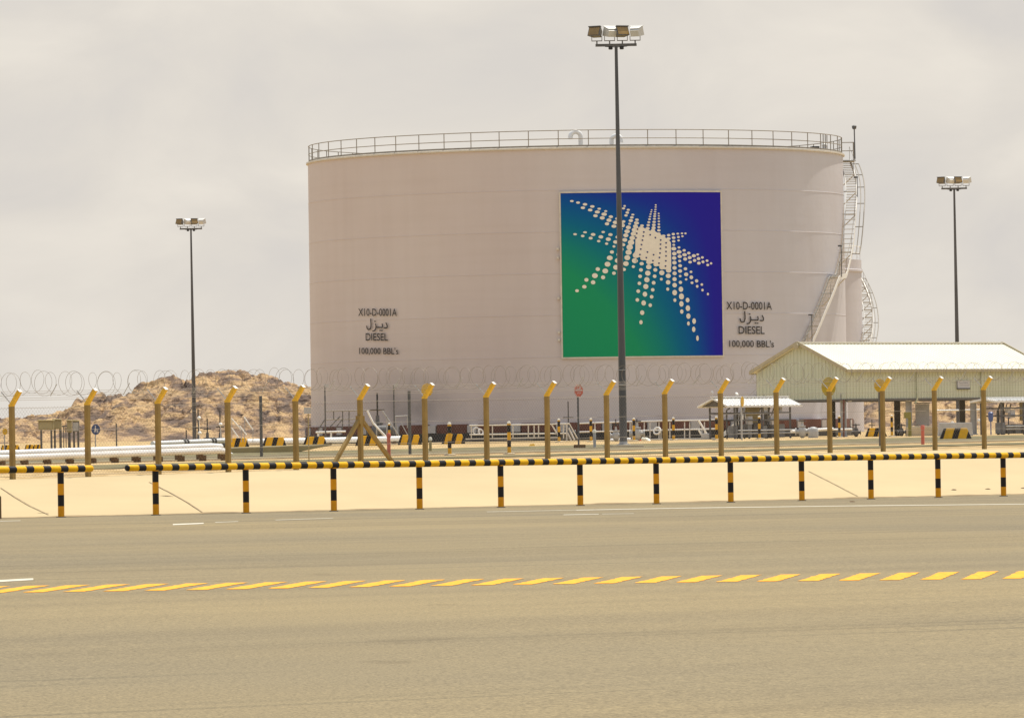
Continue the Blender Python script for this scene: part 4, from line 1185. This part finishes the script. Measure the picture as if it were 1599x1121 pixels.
o = thing('ladder_rail', 'white handrails of a small stair in front of the hill', 'handrail', ground(372, 262))
q = MB()
for a_, b_ in (((361, 653), (377, 671)), ((381, 651), (395, 671)), ((361, 667), (372, 683)), ((374, 665), (385, 679))): q.tube([A(*a_, 262), A(*b_, 262)], .028, 6)
q.build('handrail', m_white, o)
q = MB()
for a_ in (((377, 671), (377, 690)), ((395, 671), (395, 690)), ((362, 654), (362, 690)), ((382, 652), (382, 690))): q.tube([A(*a_[0], 262), A(*a_[1], 262)], .014, 6)
q.build('stanchion', m_steel, o)
pipe_thing('short white drain pipe slanting down in front of the concrete ramp', [A(359, 707, 236), A(369, 713.5, 236)], .045, name='drain_pipe')

def valve(label, px, Y, s=1.0, spindle=.9, wheel=.22, py_base=None, m=m_dgrey, extra=None):
    g = ground(px, Y); root = thing('valve', label, 'valve', g)
    h = .38 * s
    q = MB(); q.lathe(g + Vector((0, 0, h)), [(.05 * s, -.38 * s), (.12 * s, -.34 * s), (.20 * s, -.2 * s), (.24 * s, 0), (.20 * s, .2 * s), (.14 * s, .26 * s), (.20 * s, .28 * s), (.20 * s, .34 * s), (.08 * s, .36 * s), (.06 * s, .6 * s)], 14)
    for sg in (-1, 1):
        q.lathe(g + Vector((.18 * s * sg, 0, h)), [(.13 * s, 0), (.13 * s, .16 * s), (.22 * s, .16 * s), (.22 * s, .22 * s)], 14, (sg, 0, 0))
    q.build('body', m, root, smooth=True)
    zt = h + .6 * s + spindle
    q = MB(); q.tube([g + Vector((0, 0, h + .4 * s)), g + Vector((0, 0, zt))], .03 * max(s, .8), 8); q.build('spindle', m_black, root)
    zw = g + Vector((0, 0, h + .6 * s + spindle * .25)); q = MB(); q.torus(zw, wheel, .028, (0, 0, 1))
    q.bar(zw - Vector((wheel, 0, 0)), zw + Vector((wheel, 0, 0)), .025); q.bar(zw - Vector((0, wheel, 0)), zw + Vector((0, wheel, 0)), .025)
    q.build('handwheel', m_black, root)
    return root
valve('leftmost dark tall spindle valve where the flanged silver pipe ends', 310, 246, .75, .95, .14)
valve('dark squat valve at the end of the flanged silver pipe, middle of three', 324, 248, .8, .55, .13)
valve('rightmost dark tall spindle valve beside a fence post before the hill', 344, 247, .8, .85, .14)
valve('mushroom topped vent valve standing left of the dark valves', 291, 250, .35, .55, .11)
def lampglobe(label, px, py, Y):
    p = A(px, py, Y); q = MB(); q.lathe(p, [(.02, -.08), (.06, -.05), (.075, 0), (.05, .05), (.01, .07)], 10)
    q.tube([p - Vector((0, 0, .07)), Vector((p.x, p.y, gh(Y)))], .012, 6); 
    return tag(q.build('gauge', m_white, smooth=True, origin=p), label, 'gauge', 'white pressure gauges on the valves')
lampglobe('white round gauge above the leftmost dark valve', 312, 676, 244); lampglobe('small white round gauge high above the leftmost dark valve', 311, 652.5, 244); lampglobe('white round gauge on the valve just left of a fence post', 344.5, 662.5, 245)

# electric cabinets in a row
m_cab = mat('olive cabinet paint', (.33, .28, .15), .6, 0, .15, 3)
CB = [(72.5, 657.5, 671, 24, 'wide olive cabinet at the left end of the cabinet row'), (90, 656, 670, 13, 'narrow olive cabinet second in the cabinet row'), (98.5, 656.5, 671, 5, None), (109, 657.5, 675, 7.5, 'tall olive cabinet right of the gap in the cabinet row'), (119, 658, 674, 10, 'grey cabinet with a dark back at the right end of the cabinet row')]
for i, (pc, t_, b_, w_, lab) in enumerate(CB):
    if lab is None: continue
    Y = 300 + i * .7; g = ground(pc, Y); r_ = thing('electric_cabinet', lab, 'electric cabinet', g, 'electric cabinets in a row on legs')
    zt, zb = A(pc, t_, Y).z, A(pc, b_, Y).z; ww = w_ * Y / F_PX
    MB().box(Vector((g.x, Y, (zt + zb) / 2)), ww, .3, zt - zb).build('cabinet_body', m_cab if i < 4 else m_dgrey, r_, bevel=.015)
    MB().box(Vector((g.x, Y - .17, (zt + zb) / 2)), ww * .86, .02, (zt - zb) * .86).build('door', m_cab if i < 4 else m_grey, r_)
    MB().prism([Vector((g.x - ww * .56, Y - .24, zt)), Vector((g.x + ww * .56, Y - .24, zt)), Vector((g.x + ww * .56, Y - .24, zt + .03)), Vector((g.x - ww * .56, Y - .24, zt + .06))], (0, .45, .02)).build('canopy', m_conc_ol, r_)
    for sg in ((-1, 1) if ww > .3 else (0,)):
        MB().box(Vector((g.x + sg * ww * .33, Y, (g.z + zb) / 2 - .02)), .09, .12, zb - g.z + .04).build('leg', m_steel_dark, r_)
g = ground(106.5, 302); r_ = thing('cable_riser', 'bundle of dark cable risers between the electric cabinets', 'cable riser', g)
q = MB()
for k in range(4): q.tube([g + Vector((-.32 + .11 * k, 0, -.05)), g + Vector((-.32 + .11 * k, 0, 1.25 - .1 * k))], .022, 6)
q.box(g + Vector((-.10, .02, 1.12)), .5, .08, .06); q.build('riser', m_steel_dark, r_)

# ------------------------------------------------------------------ steelwork in front of the tank
def rails(root, segs, Y, r, m, name='handrail'):
    if name == 'stanchion':
        for s_ in segs: MB().tube([A(px, py, Y) for px, py in s_], r, 6).build(name, m, root)
        return
    q = MB()
    for s_ in segs: q.tube([A(px, py, Y) for px, py in s_], r, 6)
    return q.build(name, m, root)
Yt = 392
o = thing('access_frame', 'dark steel access frame with braces against the left foot of the tank', 'access_frame', ground(535, Yt))  # access frame with handrails and braces beside the tank
rails(o, [[(508, 642), (558, 641), (595, 640)], [(508, 655), (560, 654)]], Yt, .035, m_railp)
rails(o, [[(507.5, 602), (507.5, 673)], [(521, 642), (521, 655)], [(535, 641), (535, 668)], [(545, 641), (545, 668)], [(495, 674), (507, 655)], [(514, 668), (531, 650)], [(524, 668), (536, 653)]], Yt, .032, m_steel_dark, 'stanchion')
rails(o, [[(493, 675), (540, 673.5)], [(497, 675), (497, 684)], [(517, 674.5), (517, 684)]], Yt - 1, .06, m_white, 'kick_rail')
def camera_post(label, px, ptop, Y, dx):
    g = ground(px, Y); root = thing('camera_post', label, 'camera post', g)
    zt = A(px, ptop, Y).z
    MB().tube([g - Vector((0, 0, .1)), Vector((g.x, Y, zt))], .045, 8).build('pole', m_dgrey, root)
    MB().box(Vector((g.x + dx, Y - .1, zt - .02)), .26, .3, .2).bar(Vector((g.x, Y, zt - .1)), Vector((g.x + dx, Y, zt)), .05).build('lamp_head', m_grey, root)
camera_post('slim dark post with a small grey lamp box, left of the strutted fence post', 508.5, 602, Yt - 2, .12)
camera_post('slim dark post with a small hooded lamp, right of the strutted fence post', 616, 601, Yt - 2, .14)
valve('big dark mixer valve with a tall spindle at the left foot of the tank', 590, 389, 1.75, 1.35, .42)
o = thing('access_stair', 'white handrail stair left of the red hydrant post at the foot of the tank', 'stair', ground(590, 372))
rails(o, [[(573.5, 641), (583, 661), (604, 683)], [(573, 669), (582, 679)]], 372, .055, m_white)
rails(o, [[(597, 641), (610, 660), (624, 682)], [(604, 650), (604, 684)], [(588, 668), (588, 684)], [(585, 660), (600, 683)]], 373, .035, m_steel, 'stringer')
o = thing('pump_skid', 'grey pump skid with a tube frame at the left foot of the tank', 'pump', ground(606, 388))
q = MB(); p = ground(603, 388) + Vector((0, 0, .62)); q.lathe(p - Vector((.55, 0, -.15)), [(.25, 0), (.34, .08), (.34, .9), (.25, 1.0)], 16, (1, 0, 0)); q.box(p - Vector((0, 0, .42)), 1.5, .6, .25); q.build('pump_body', m_dgrey, o, smooth=True)
rails(o, [[(617, 650), (636, 649)], [(618, 650), (618, 678)], [(619, 662), (619, 684)], [(636, 649), (636, 668)], [(626, 660), (637, 680)]], 388, .03, m_steel)

m_platew = mat('pale plate', (.58, .55, .52), .5, 0, .08, 5)
o = thing('walkway', 'long white railed walkway at the foot of the tank left of the red sign', 'walkway', ground(806, 384))
Yw = 384
rails(o, [[(733, 664.3), (820, 663), (889, 661.5), (902, 685)], [(733, 678.5), (820, 677.5), (884, 676.5)], [(861, 662), (873, 682.5)]], Yw, .042, m_trim)
rails(o, [[(px, 663.5), (px, 684.5)] for px in (736, 769, 801, 825, 834, 841, 880)], Yw, .035, m_trim, 'stanchion')
q = MB(); q.prism([A(727, 686.5, Yw), A(873, 683.8, Yw), A(873, 681.6, Yw), A(727, 684.4, Yw)], (0, .7, 0)); q.build('walkway_deck', m_trim, o)
q = MB(); c_ = A(744, 673, Yw + .6); q.torus(c_, .2, .05, (.3, -1, .2)); q.torus(c_ + Vector((.25, 0, -.05)), .17, .05, (.8, -1, .4)); q.tube([c_ + Vector((.5, .2, -.5)), c_ + Vector((.6, .2, .3))], .09, 8); q.build('hose_reel', m_platew, o)
rails(o, [[(885, 662), (885, 690)], [(888, 668), (897, 687)], [(886, 676), (892, 688)]], Yw + .6, .05, m_platew, 'stair_stringer')
o = thing('walkway', 'white railed walkway at the foot of the tank right of the red sign', 'walkway', ground(1020, 380))
Yw = 380
rails(o, [[(905, 661), (967, 658.8), (1040, 657), (1119, 655.5)], [(905, 674.5), (967, 673), (1040, 671.3), (1119, 669.5)]], Yw, .045, m_platew)
rails(o, [[(1091, 656.5), (1103.5, 677)], [(1091, 671), (1098, 683)]], Yw - .2, .06, m_white, 'stair_rail')
rails(o, [[(px, 659), (px, 686)] for px in (929, 984, 987, 1006, 1015, 1029, 1046, 1069, 1077, 1100)], Yw, .034, m_platew, 'stanchion')
q = MB(); q.prism([A(1012, 686.5, Yw), A(1120, 685, Yw), A(1120, 683, Yw), A(1012, 684.5, Yw)], (0, .7, 0)); q.build('walkway_deck', m_grey, o)
o = thing('wheel_valve', 'valve with a big white tilted wheel in front of the right walkway', 'valve', ground(1030, Yw - 2))
q = MB(); q.torus(A(1026, 672.5, Yw - 2), .21, .055, (-.55, -1, .5), 20, 8); q.build('handwheel', m_white, o, smooth=True)
q = MB(); q.tube([A(1026, 672.5, Yw - 2), A(1032, 671, Yw - 1.6), A(1032, 688, Yw - 1.6)], .05, 8); q.build('stem', m_steel, o)
valve('grey valve with a short spindle just behind the red sign pole', 888, 388, 1.1, 1.3, .3)
valve('olive grey valve right of the nearest floodlight mast', 995, 300, .9, .15, .18, m=m_grey)
valve('grey valve left of the nearest floodlight mast', 962, 300, .7, .35, .2, m=m_grey)
pipe_thing('low white pipe passing behind the nearest floodlight mast', [A(953, 687.5, 301), A(985, 686.5, 301)], .09)
q = MB(); q.tube([A(1004, 685.5, 303), A(1010, 686, 302.6), A(1013, 688, 302.4), A(1014, 691, 302.3)], .09, 12)
tag(q.build('pipe_elbow', m_cream, smooth=True, origin=A(1009, 687, 303)), 'cream pipe elbow curving down right of the olive valve', 'pipe')
tag(MB().box(A(1001, 688.2, 304), .26, .2, .15).lathe(A(1001, 688.2, 304) + Vector((.13, 0, 0)), [(.10, 0), (.10, .05)], 10, (1, 0, 0)).build('red_valve_box', m_red, origin=A(1001, 688.2, 304)), 'small red flanged box beside the cream pipe elbow', 'valve box')
tag(MB().box(A(1102, 680.5, 340), .46, .4, .26).box(A(1096, 676, 340.1), .07, .12, .32).box(A(1109, 681, 339.7), .1, .1, .3).build('pump_box', m_grey, origin=A(1102, 684, 340), bevel=.02), 'grey pump box at the foot of the white stair rail', 'pump')
pipe_thing('low grey pipe on the ground left of the small canopy', [A(1012, 688.6, 320), A(1118, 686.8, 324)], .075, [.1, .5, .9], m=m_grey)

# ------------------------------------------------------------------ loading shelter
m_clad, N, L, b = newmat('greenish profiled cladding')
t = N.new('ShaderNodeTexCoord'); r = N.new('ShaderNodeValToRGB'); e = r.color_ramp.elements
e[0].position = .3; e[0].color = (.51, .54, .42, 1); e[1].position = .7; e[1].color = (.58, .61, .49, 1); L.new(nz(.5, (1, 1, .3), 6), r.inputs['Fac'])
L.new(r.outputs['Color'], b.inputs['Base Color']); b.inputs['Roughness'].default_value = .55
def corrug(q, a_, d_, length, z0, z1f, out, pitch=.25, depth=.035):
    "profiled sheet along direction d_ from a_, bottom z0, top height z1f(t)"
    n_ = int(length / pitch); base = len(q.v)
    prof_ = ((0, 0), (.3, 0), (.38, 1), (.72, 1), (.8, 0))
    pts = []
    for i in range(n_):
        for u, k in prof_: pts.append(((i + u) * pitch, k * depth))
    pts.append((length, 0))
    for tt, k in pts:
        p = a_ + d_ * tt + out * k; q.v += [Vector((p.x, p.y, z0)), Vector((p.x, p.y, z1f(tt)))]
    for i in range(len(pts) - 1): q.f.append((base + 2 * i, base + 2 * i + 2, base + 2 * i + 3, base + 2 * i + 1))
th = R(47); S1_, S2_ = Vector((math.cos(th), math.sin(th), 0)), Vector((math.sin(th), -math.cos(th), 0))     # along / towards the road
def shed(label, px, Y, py_eave, py_wall, rise, Wd, Ln, oh, wall, cols, col_r, overhang_end, grp=None, name='loading_shelter', roofm=None, fascia=True):
    N0 = ground(px, Y); ze = A(px, py_eave, Y).z; zw = A(px, py_wall, Y).z
    root = thing(name, label, 'shelter', N0, grp)
    def P(a_, b_, z): v = N0 + S1_ * a_ - S2_ * b_; return Vector((v.x, v.y, z))
    # roof: two pitched slabs with fine ribs
    for sgn in (0, 1):
        q = MB(); nrib = int((Ln + 2 * overhang_end) / .30); k_ = []
        prof_ = ((0, 0), (.74, 0), (.80, .035), (.94, .035))
        xs_ = [(-overhang_end + (i + u) * .30, hh) for i in range(nrib) for u, hh in prof_] + [(Ln + overhang_end, 0)]
        be, br_ = (-oh, Wd / 2) if sgn == 0 else (Wd + oh, Wd / 2)
        for x_, hh in xs_: q.v += [P(x_, be, ze + hh), P(x_, br_, ze + rise + hh)]
        for i in range(len(xs_) - 1): q.f.append((2 * i, 2 * i + 2, 2 * i + 3, 2 * i + 1))
        q.hexa([P(-overhang_end, be, ze - .09), P(Ln + overhang_end, be, ze - .09), P(Ln + overhang_end, br_, ze + rise - .09), P(-overhang_end, br_, ze + rise - .09),
                P(-overhang_end, be, ze - .004), P(Ln + overhang_end, be, ze - .004), P(Ln + overhang_end, br_, ze + rise - .004), P(-overhang_end, br_, ze + rise - .004)])
        q.build('roof_sheet', roofm or m_cream, root)
    q = MB(); q.bar(P(-overhang_end, Wd / 2, ze + rise + .04), P(Ln + overhang_end, Wd / 2, ze + rise + .04), .30, .06, S2_); q.build('ridge_cap', roofm or m_cream, root)
    if fascia:
        q = MB()
        for be in (-oh - .06, Wd + oh + .06): q.bar(P(-overhang_end, be, ze - .06), P(Ln + overhang_end, be, ze - .06), .14, .16, S2_)
        q.build('gutter', m_gutter, root)
    return root, P, ze, zw
m_gutter = mat('beige gutter', (.42, .37, .25), .55, 0, .1, 4)
SW, SL = 6.35, 17.2
shel, P, ze, zw = shed('long open loading shelter with a cream roof and greenish cladding right of the tank', 1322.5, 345, 577.5, 623, 1.50, SW, SL, .22, True, None, .12, .22, roofm=m_cream)
def gz(tt): return ze - .10 + 1.5 * (1 - abs(tt - SW / 2) / (SW / 2))
q = MB(); corrug(q, P(.0, SW, 0), S2_, SW, zw, gz, -S1_); q.build('gable_cladding', m_clad, shel)
q = MB(); corrug(q, P(SL, SW, 0), S2_, SW, zw, gz, S1_); q.build('gable_cladding', m_clad, shel)
q = MB(); corrug(q, P(0, -.02, 0), S1_, SL, zw, lambda t_: ze - .10, S2_); q.build('side_cladding', m_clad, shel)
q = MB(); corrug(q, P(0, SW + .02, 0), S1_, SL, zw, lambda t_: ze - .10, -S2_); q.build('side_cladding', m_clad, shel)
q = MB()
for be in (-.03, SW + .03): q.bar(P(0, be, zw - .05), P(SL, be, zw - .05), .10, .12, S2_)
for a_ in (-.03, SL + .03): q.bar(P(a_, 0.05, zw - .05), P(a_, SW - .05, zw - .05), .12, .10, S2_)
q.build('cladding_trim', m_steel_dark, shel)
for a_ in (-.26, SL + .26):
    for be in (-.25, SW + .25):
        q = MB(); q.bar(P(a_, be, ze - .02), P(a_, SW / 2, ze + 1.52), .05, .18, S1_); q.build('barge_board', m_gutter, shel)
q = MB(); v_ = P(-.34, SW / 2, ze + 1.33); q.lathe(v_, [(.17, 0), (.17, .05), (.06, .06)], 16, -S1_); q.build('gable_vent', m_gutter, shel)
for be in (.35, SW - .55):
    for k, a_ in enumerate((.15, 5.7, 11.3, SL - .15)):
        p = P(a_, be, 0); g_ = gh(p.y) - .1
        q = MB(); q.box(Vector((p.x, p.y, (zw + .3 + g_) / 2)), .30, .03, zw + .3 - g_)
        for sg in (-1, 1): q.box(Vector((p.x + .15 * sg, p.y, (zw + .3 + g_) / 2)), .035, .28, zw + .3 - g_)
        q.box(Vector((p.x, p.y, g_ + .12)), .45, .42, .06)
        q.build('column', m_grey if be < 1 else m_dgrey, shel)
q = MB()
for a_ in (5.9, 11.5): q.tube([P(a_, -.12, ze - .12), P(a_, -.12, zw + .05), P(a_ - .05, .0, zw - .25)], .055, 8)
q.build('downpipe', m_clad, shel)
q = MB()
for a_ in (.4, 5.4, 6.1, 11.0, 11.8): 
    p = P(a_, .1, zw - .10); q.lathe(p, [(.11, -.04), (.12, 0), (.03, .12)], 10)
q.build('lamp', m_white, shel)
# wall sign with unreadable grey text lines
p0_ = P(9.35, -.10, A(1488, 606.5, 352).z); p1_ = p0_ + S1_ * 1.12
q = MB(); hs = .42; q.hexa([p0_, p1_, p1_ - S2_ * .05, p0_ - S2_ * .05, p0_ + Vector((0, 0, hs)), p1_ + Vector((0, 0, hs)), p1_ - S2_ * .05 + Vector((0, 0, hs)), p0_ - S2_ * .05 + Vector((0, 0, hs))])
sg_ = tag(q.build('wall_sign', m_signgrey, origin=p0_), 'small grey sign board mounted on the long wall of the loading shelter', 'sign')
q = MB(); q.bar(p0_ + S2_ * .01 - Vector((0, 0, .02)), p1_ + S2_ * .01 - Vector((0, 0, .02)), .05, .07, S2_); q.bar(p0_ + S2_ * .01, p0_ + S2_ * .01 + Vector((0, 0, hs)), .04, .04); q.build('sign_frame', m_dgrey, sg_)
m_gt = mat('faded grey sign text', (.30, .30, .33), .6)
q = MB()
for row, (u0, u1) in enumerate(((.18, .80), (.28, .90))):
    x_ = u0
    while x_ < u1:
        w_ = random.uniform(.03, .09); a_ = p0_ + S1_ * (1.12 * x_) + S2_ * .006 + Vector((0, 0, hs * (.62 - .28 * row))); b_ = a_ + S1_ * 1.12 * w_
        q.add([a_, b_, b_ + Vector((0, 0, .05)), a_ + Vector((0, 0, .05))], [(0, 1, 2, 3)]); x_ += w_ + .025
q.build('sign_text', m_gt, sg_)

# small canopies over the metering skids
def canopy(label, px, Y, py_eave, Ln, Wd, rise, cols):
    root, P, ze, zw = shed(label, px, Y, py_eave, py_eave + 1, rise, Wd, Ln, .05, False, None, .05, .25, 'small canopies over metering skids', 'skid_canopy', m_white, False)
    q = MB(); q.add([P(-.02, 0, ze - .05), P(-.02, Wd, ze - .05), P(-.02, Wd / 2, ze + rise - .08), P(.05, 0, ze - .05), P(.05, Wd, ze - .05), P(.05, Wd / 2, ze + rise - .08)], [(0, 1, 2), (3, 5, 4), (0, 3, 4, 1), (1, 4, 5, 2), (2, 5, 3, 0)])
    q.build('gable_panel', m_steel_dark, root)
    for a_ in cols:
        for b_ in (.15, Wd - .15):
            p = P(a_, b_, 0); g_ = gh(p.y) - .1
            MB().box(Vector((p.x, p.y, (g_ + ze - .09) / 2)), .10, .10, ze - .09 - g_).build('column', m_dgrey, root)
    q = MB()
    for z_ in (ze - .38, (ze + gh(Y)) / 2 + .1):
        for b_ in (.15, Wd - .15): q.bar(P(cols[0], b_, z_), P(cols[-1], b_, z_), .07)
    q.build('frame_rail', m_dgrey, root)
    q = MB(); v_ = P(-.25, Wd / 2, ze + rise + .02); q.tube([v_, v_ + Vector((0, 0, .2))], .02, 6); q.lathe(v_ + Vector((0, 0, .25)), [(.02, -.06), (.07, -.02), (.06, .05), (.02, .07)], 10); q.build('finial_lamp', m_signgrey, root, smooth=True)
    return root, P, ze
can1, P1, z1_ = canopy('small white canopy over grey pumps in front of the shelter gable', 1141, 322, 633.2, 5.3, 1.95, .40, (.5, 2.6, 4.8))
q = MB(); v_ = P1(1.6, .97, z1_ + .55); q.lathe(v_, [(.03, 0), (.09, .03), (.10, .08), (.05, .11)], 12, (.6, -.3, .8)); q.tube([v_ - Vector((0, 0, .25)), v_], .02, 6); q.build('roof_lamp', m_white, can1, smooth=True)
can2, P2, z2_ = canopy('small white canopy over grey pumps at the right edge below the shelter wall', 1560, 322, 625.5, 6.5, 1.6, .12, (.4, 2.2, 4.2, 6.2))
m_skid = mat('grey skid paint', (.22, .22, .22), .55, 0, .2, 5)
def skid(label, P, zt, seed, L_):
    rnd = random.Random(seed); g0 = P(0, 0, 0); gz_ = gh(g0.y)
    root = thing('metering_skid', label, 'metering skid', Vector((P(L_ / 2, .8, 0).x, P(L_ / 2, .8, 0).y, gz_)), 'metering skids under the canopies')
    def B(a_, b_, z): v = P(a_, b_, 0); return Vector((v.x, v.y, gz_ + z))
    a_ = .75; i = 0
    while a_ < L_ - .5:
        w_ = rnd.uniform(.32, .5); h_ = rnd.uniform(.45, .75)
        q = MB(); q.box(B(a_, .5, h_ / 2 + .05), w_, .35, h_, (S1_, S2_, Vector((0, 0, 1)))); q.build('cabinet', (m_skid, m_dgrey, m_skid, m_steel_dark)[i % 4], root, bevel=.02)
        a_ += w_ + rnd.uniform(.12, .35); i += 1
    q = MB()
    for k in range(9):
        a_ = rnd.uniform(.6, L_ - .5); q.tube([B(a_, 1.0, 0), B(a_, 1.0, rnd.uniform(1.0, 1.6)), B(a_ + .3, 1.05, 1.55)], rnd.uniform(.025, .05), 8)
    q.build('riser_pipe', m_dgrey, root, smooth=True)
    q = MB()
    for k in range(5):
        a_ = rnd.uniform(.7, L_ - .6); q.box(B(a_, .35, rnd.uniform(.9, 1.5)), rnd.uniform(.15, .35), .2, rnd.uniform(.15, .4), (S1_, S2_, Vector((0, 0, 1))))
    q.build('instrument_box', m_signgrey, root)
    q = MB()
    for z_ in (.28, .42): q.tube([B(.4, -.15, z_), B(L_ - .5, -.15, z_)], .035, 8)
    q.build('front_pipe', m_steel, root)
    q = MB(); q.box(B(L_ * .52, .9, 1.18), 1.0, .1, .95, (S1_, S2_, Vector((0, 0, 1)))); q.build('control_panel', m_cab, root)
    return root
skid('grey pump and meter skid under the small canopy before the shelter gable', P1, z1_, 3, 5.3)
skid('grey pump and meter skid under the canopy at the right edge', P2, z2_, 9, 6.5)
q = MB(); c_ = A(1547, 651, 318); q.lathe(c_, [(.02, -.24), (.10, -.22), (.13, 0), (.13, .2), (.06, .26)], 12); q.tube([Vector((c_.x, c_.y, gh(318))), c_], .03, 6)
tag(q.build('blue_filter_housing', mat('blue filter paint', (.06, .10, .28), .4, 0, .15, 5), smooth=True, origin=c_), 'small blue filter housing on a pipe under the right canopy', 'filter')
# things under and behind the big shelter
pipe_thing('white pipe crossing behind the right columns of the shelter', [A(1457, 641, 372), A(1530, 640, 372)], .05, name='overhead_pipe')
pipe_thing('white pipe run with a flange left of the first shelter column', [A(1236, 673.5, 318), A(1300, 669.5, 321)], .075, (), (.3, .5), m=m_white)
pipe_thing('white pipe at knee height between the first shelter columns', [A(1278, 671, 326), A(1330, 670, 328)], .05, m=m_white)
pipe_thing('pale kerb pipe low on the ground before the shelter columns', [A(1233, 689, 300), A(1295, 687, 302)], .07, m=m_cream)
pipe_thing('dark red riser pipe beside the first shelter column', [A(1317.5, 689, 326), A(1317.5, 624, 326)], .05, m=m_rust, name='riser_pipe')
valve('grey ball valve on the white pipe run left of the first shelter column', 1253, 316, .85, .0, .16, m=m_grey)
valve('dark valve just right of the first shelter column', 1337, 334, 0.62, .1, .2)
valve('dark valve with a handwheel between the left shelter columns', 1362, 336, 0.5, .4, .15)
valve('dark valve beside the yellow banded shelter column', 1408, 330, 0.56, .1, .18)
tag(MB().lathe(ground(1270, 318), [(.24, 0), (.26, .1), (.26, .42), (.20, .50), (.05, .55)], 16).build('filter_vessel', m_grey, smooth=True, origin=ground(1270, 318)), 'squat grey filter vessel right of the ball valve', 'vessel')
tag(MB().box(ground(1440, 330) + Vector((0, 0, .22)), 1.65, .8, .46).box(ground(1440, 330) + Vector((0, 0, .475)), 1.5, .65, .05).build('cream_block', m_conc, origin=ground(1440, 330), bevel=.03), 'cream concrete block behind the red hydrant post under the shelter', 'concrete block')
tag(MB().hexa([Vector((x_, y_, z_)) + ground(1492, 300) for z_, s_ in ((0, 1.0), (.62, .92)) for x_, y_ in ((-.82 * s_, -.3), (.82 * s_, -.3), (.82 * s_, .3), (-.82 * s_, .3))]).build('concrete_plinth', m_grey, origin=ground(1492, 300), bevel=.02), 'low grey plinth behind the right striped guard block', 'plinth')
q = MB(); g = ground(1421, 318); q.box(g + Vector((0, 0, .45)), .16, .16, 1.0); q.box(g + Vector((-.10, -.05, 1.05)), .35, .16, .3); 
tag(q.build('meter_post', mat('olive green paint', (.22, .20, .04), .6, 0, .15, 5), origin=g, bevel=.01), 'olive green meter post beside a shelter column', 'meter post')
q = MB(); g = ground(1441, 352); q.box(g + Vector((0, 0, 1.15)), .75, .35, 1.15); q.box(g + Vector((0, -.02, 1.78)), .85, .45, .08)
for sg in (-1, 1): q.box(g + Vector((.3 * sg, 0, .28)), .08, .2, .62)
tag(q.build('control_cabinet', m_signgrey, origin=g, bevel=.015), 'grey louvred control cabinet with a dark top under the shelter', 'cabinet')
for px, py, lab in ((1487, 660.5, 'white round lamp low on the left of the right column pair'), (1528.5, 657, 'white round lamp just left of the last visible fence post')):
    p = A(px, py, 345); q = MB(); q.lathe(p, [(.02, -.1), (.08, -.06), (.10, 0), (.07, .08), (.02, .1)], 10); q.tube([p - Vector((0, 0, .08)), Vector((p.x, p.y, gh(345)))], .015, 6)
    tag(q.build('globe_lamp', m_white, smooth=True, origin=p), lab, 'lamp', 'white globe lamps under the shelter')
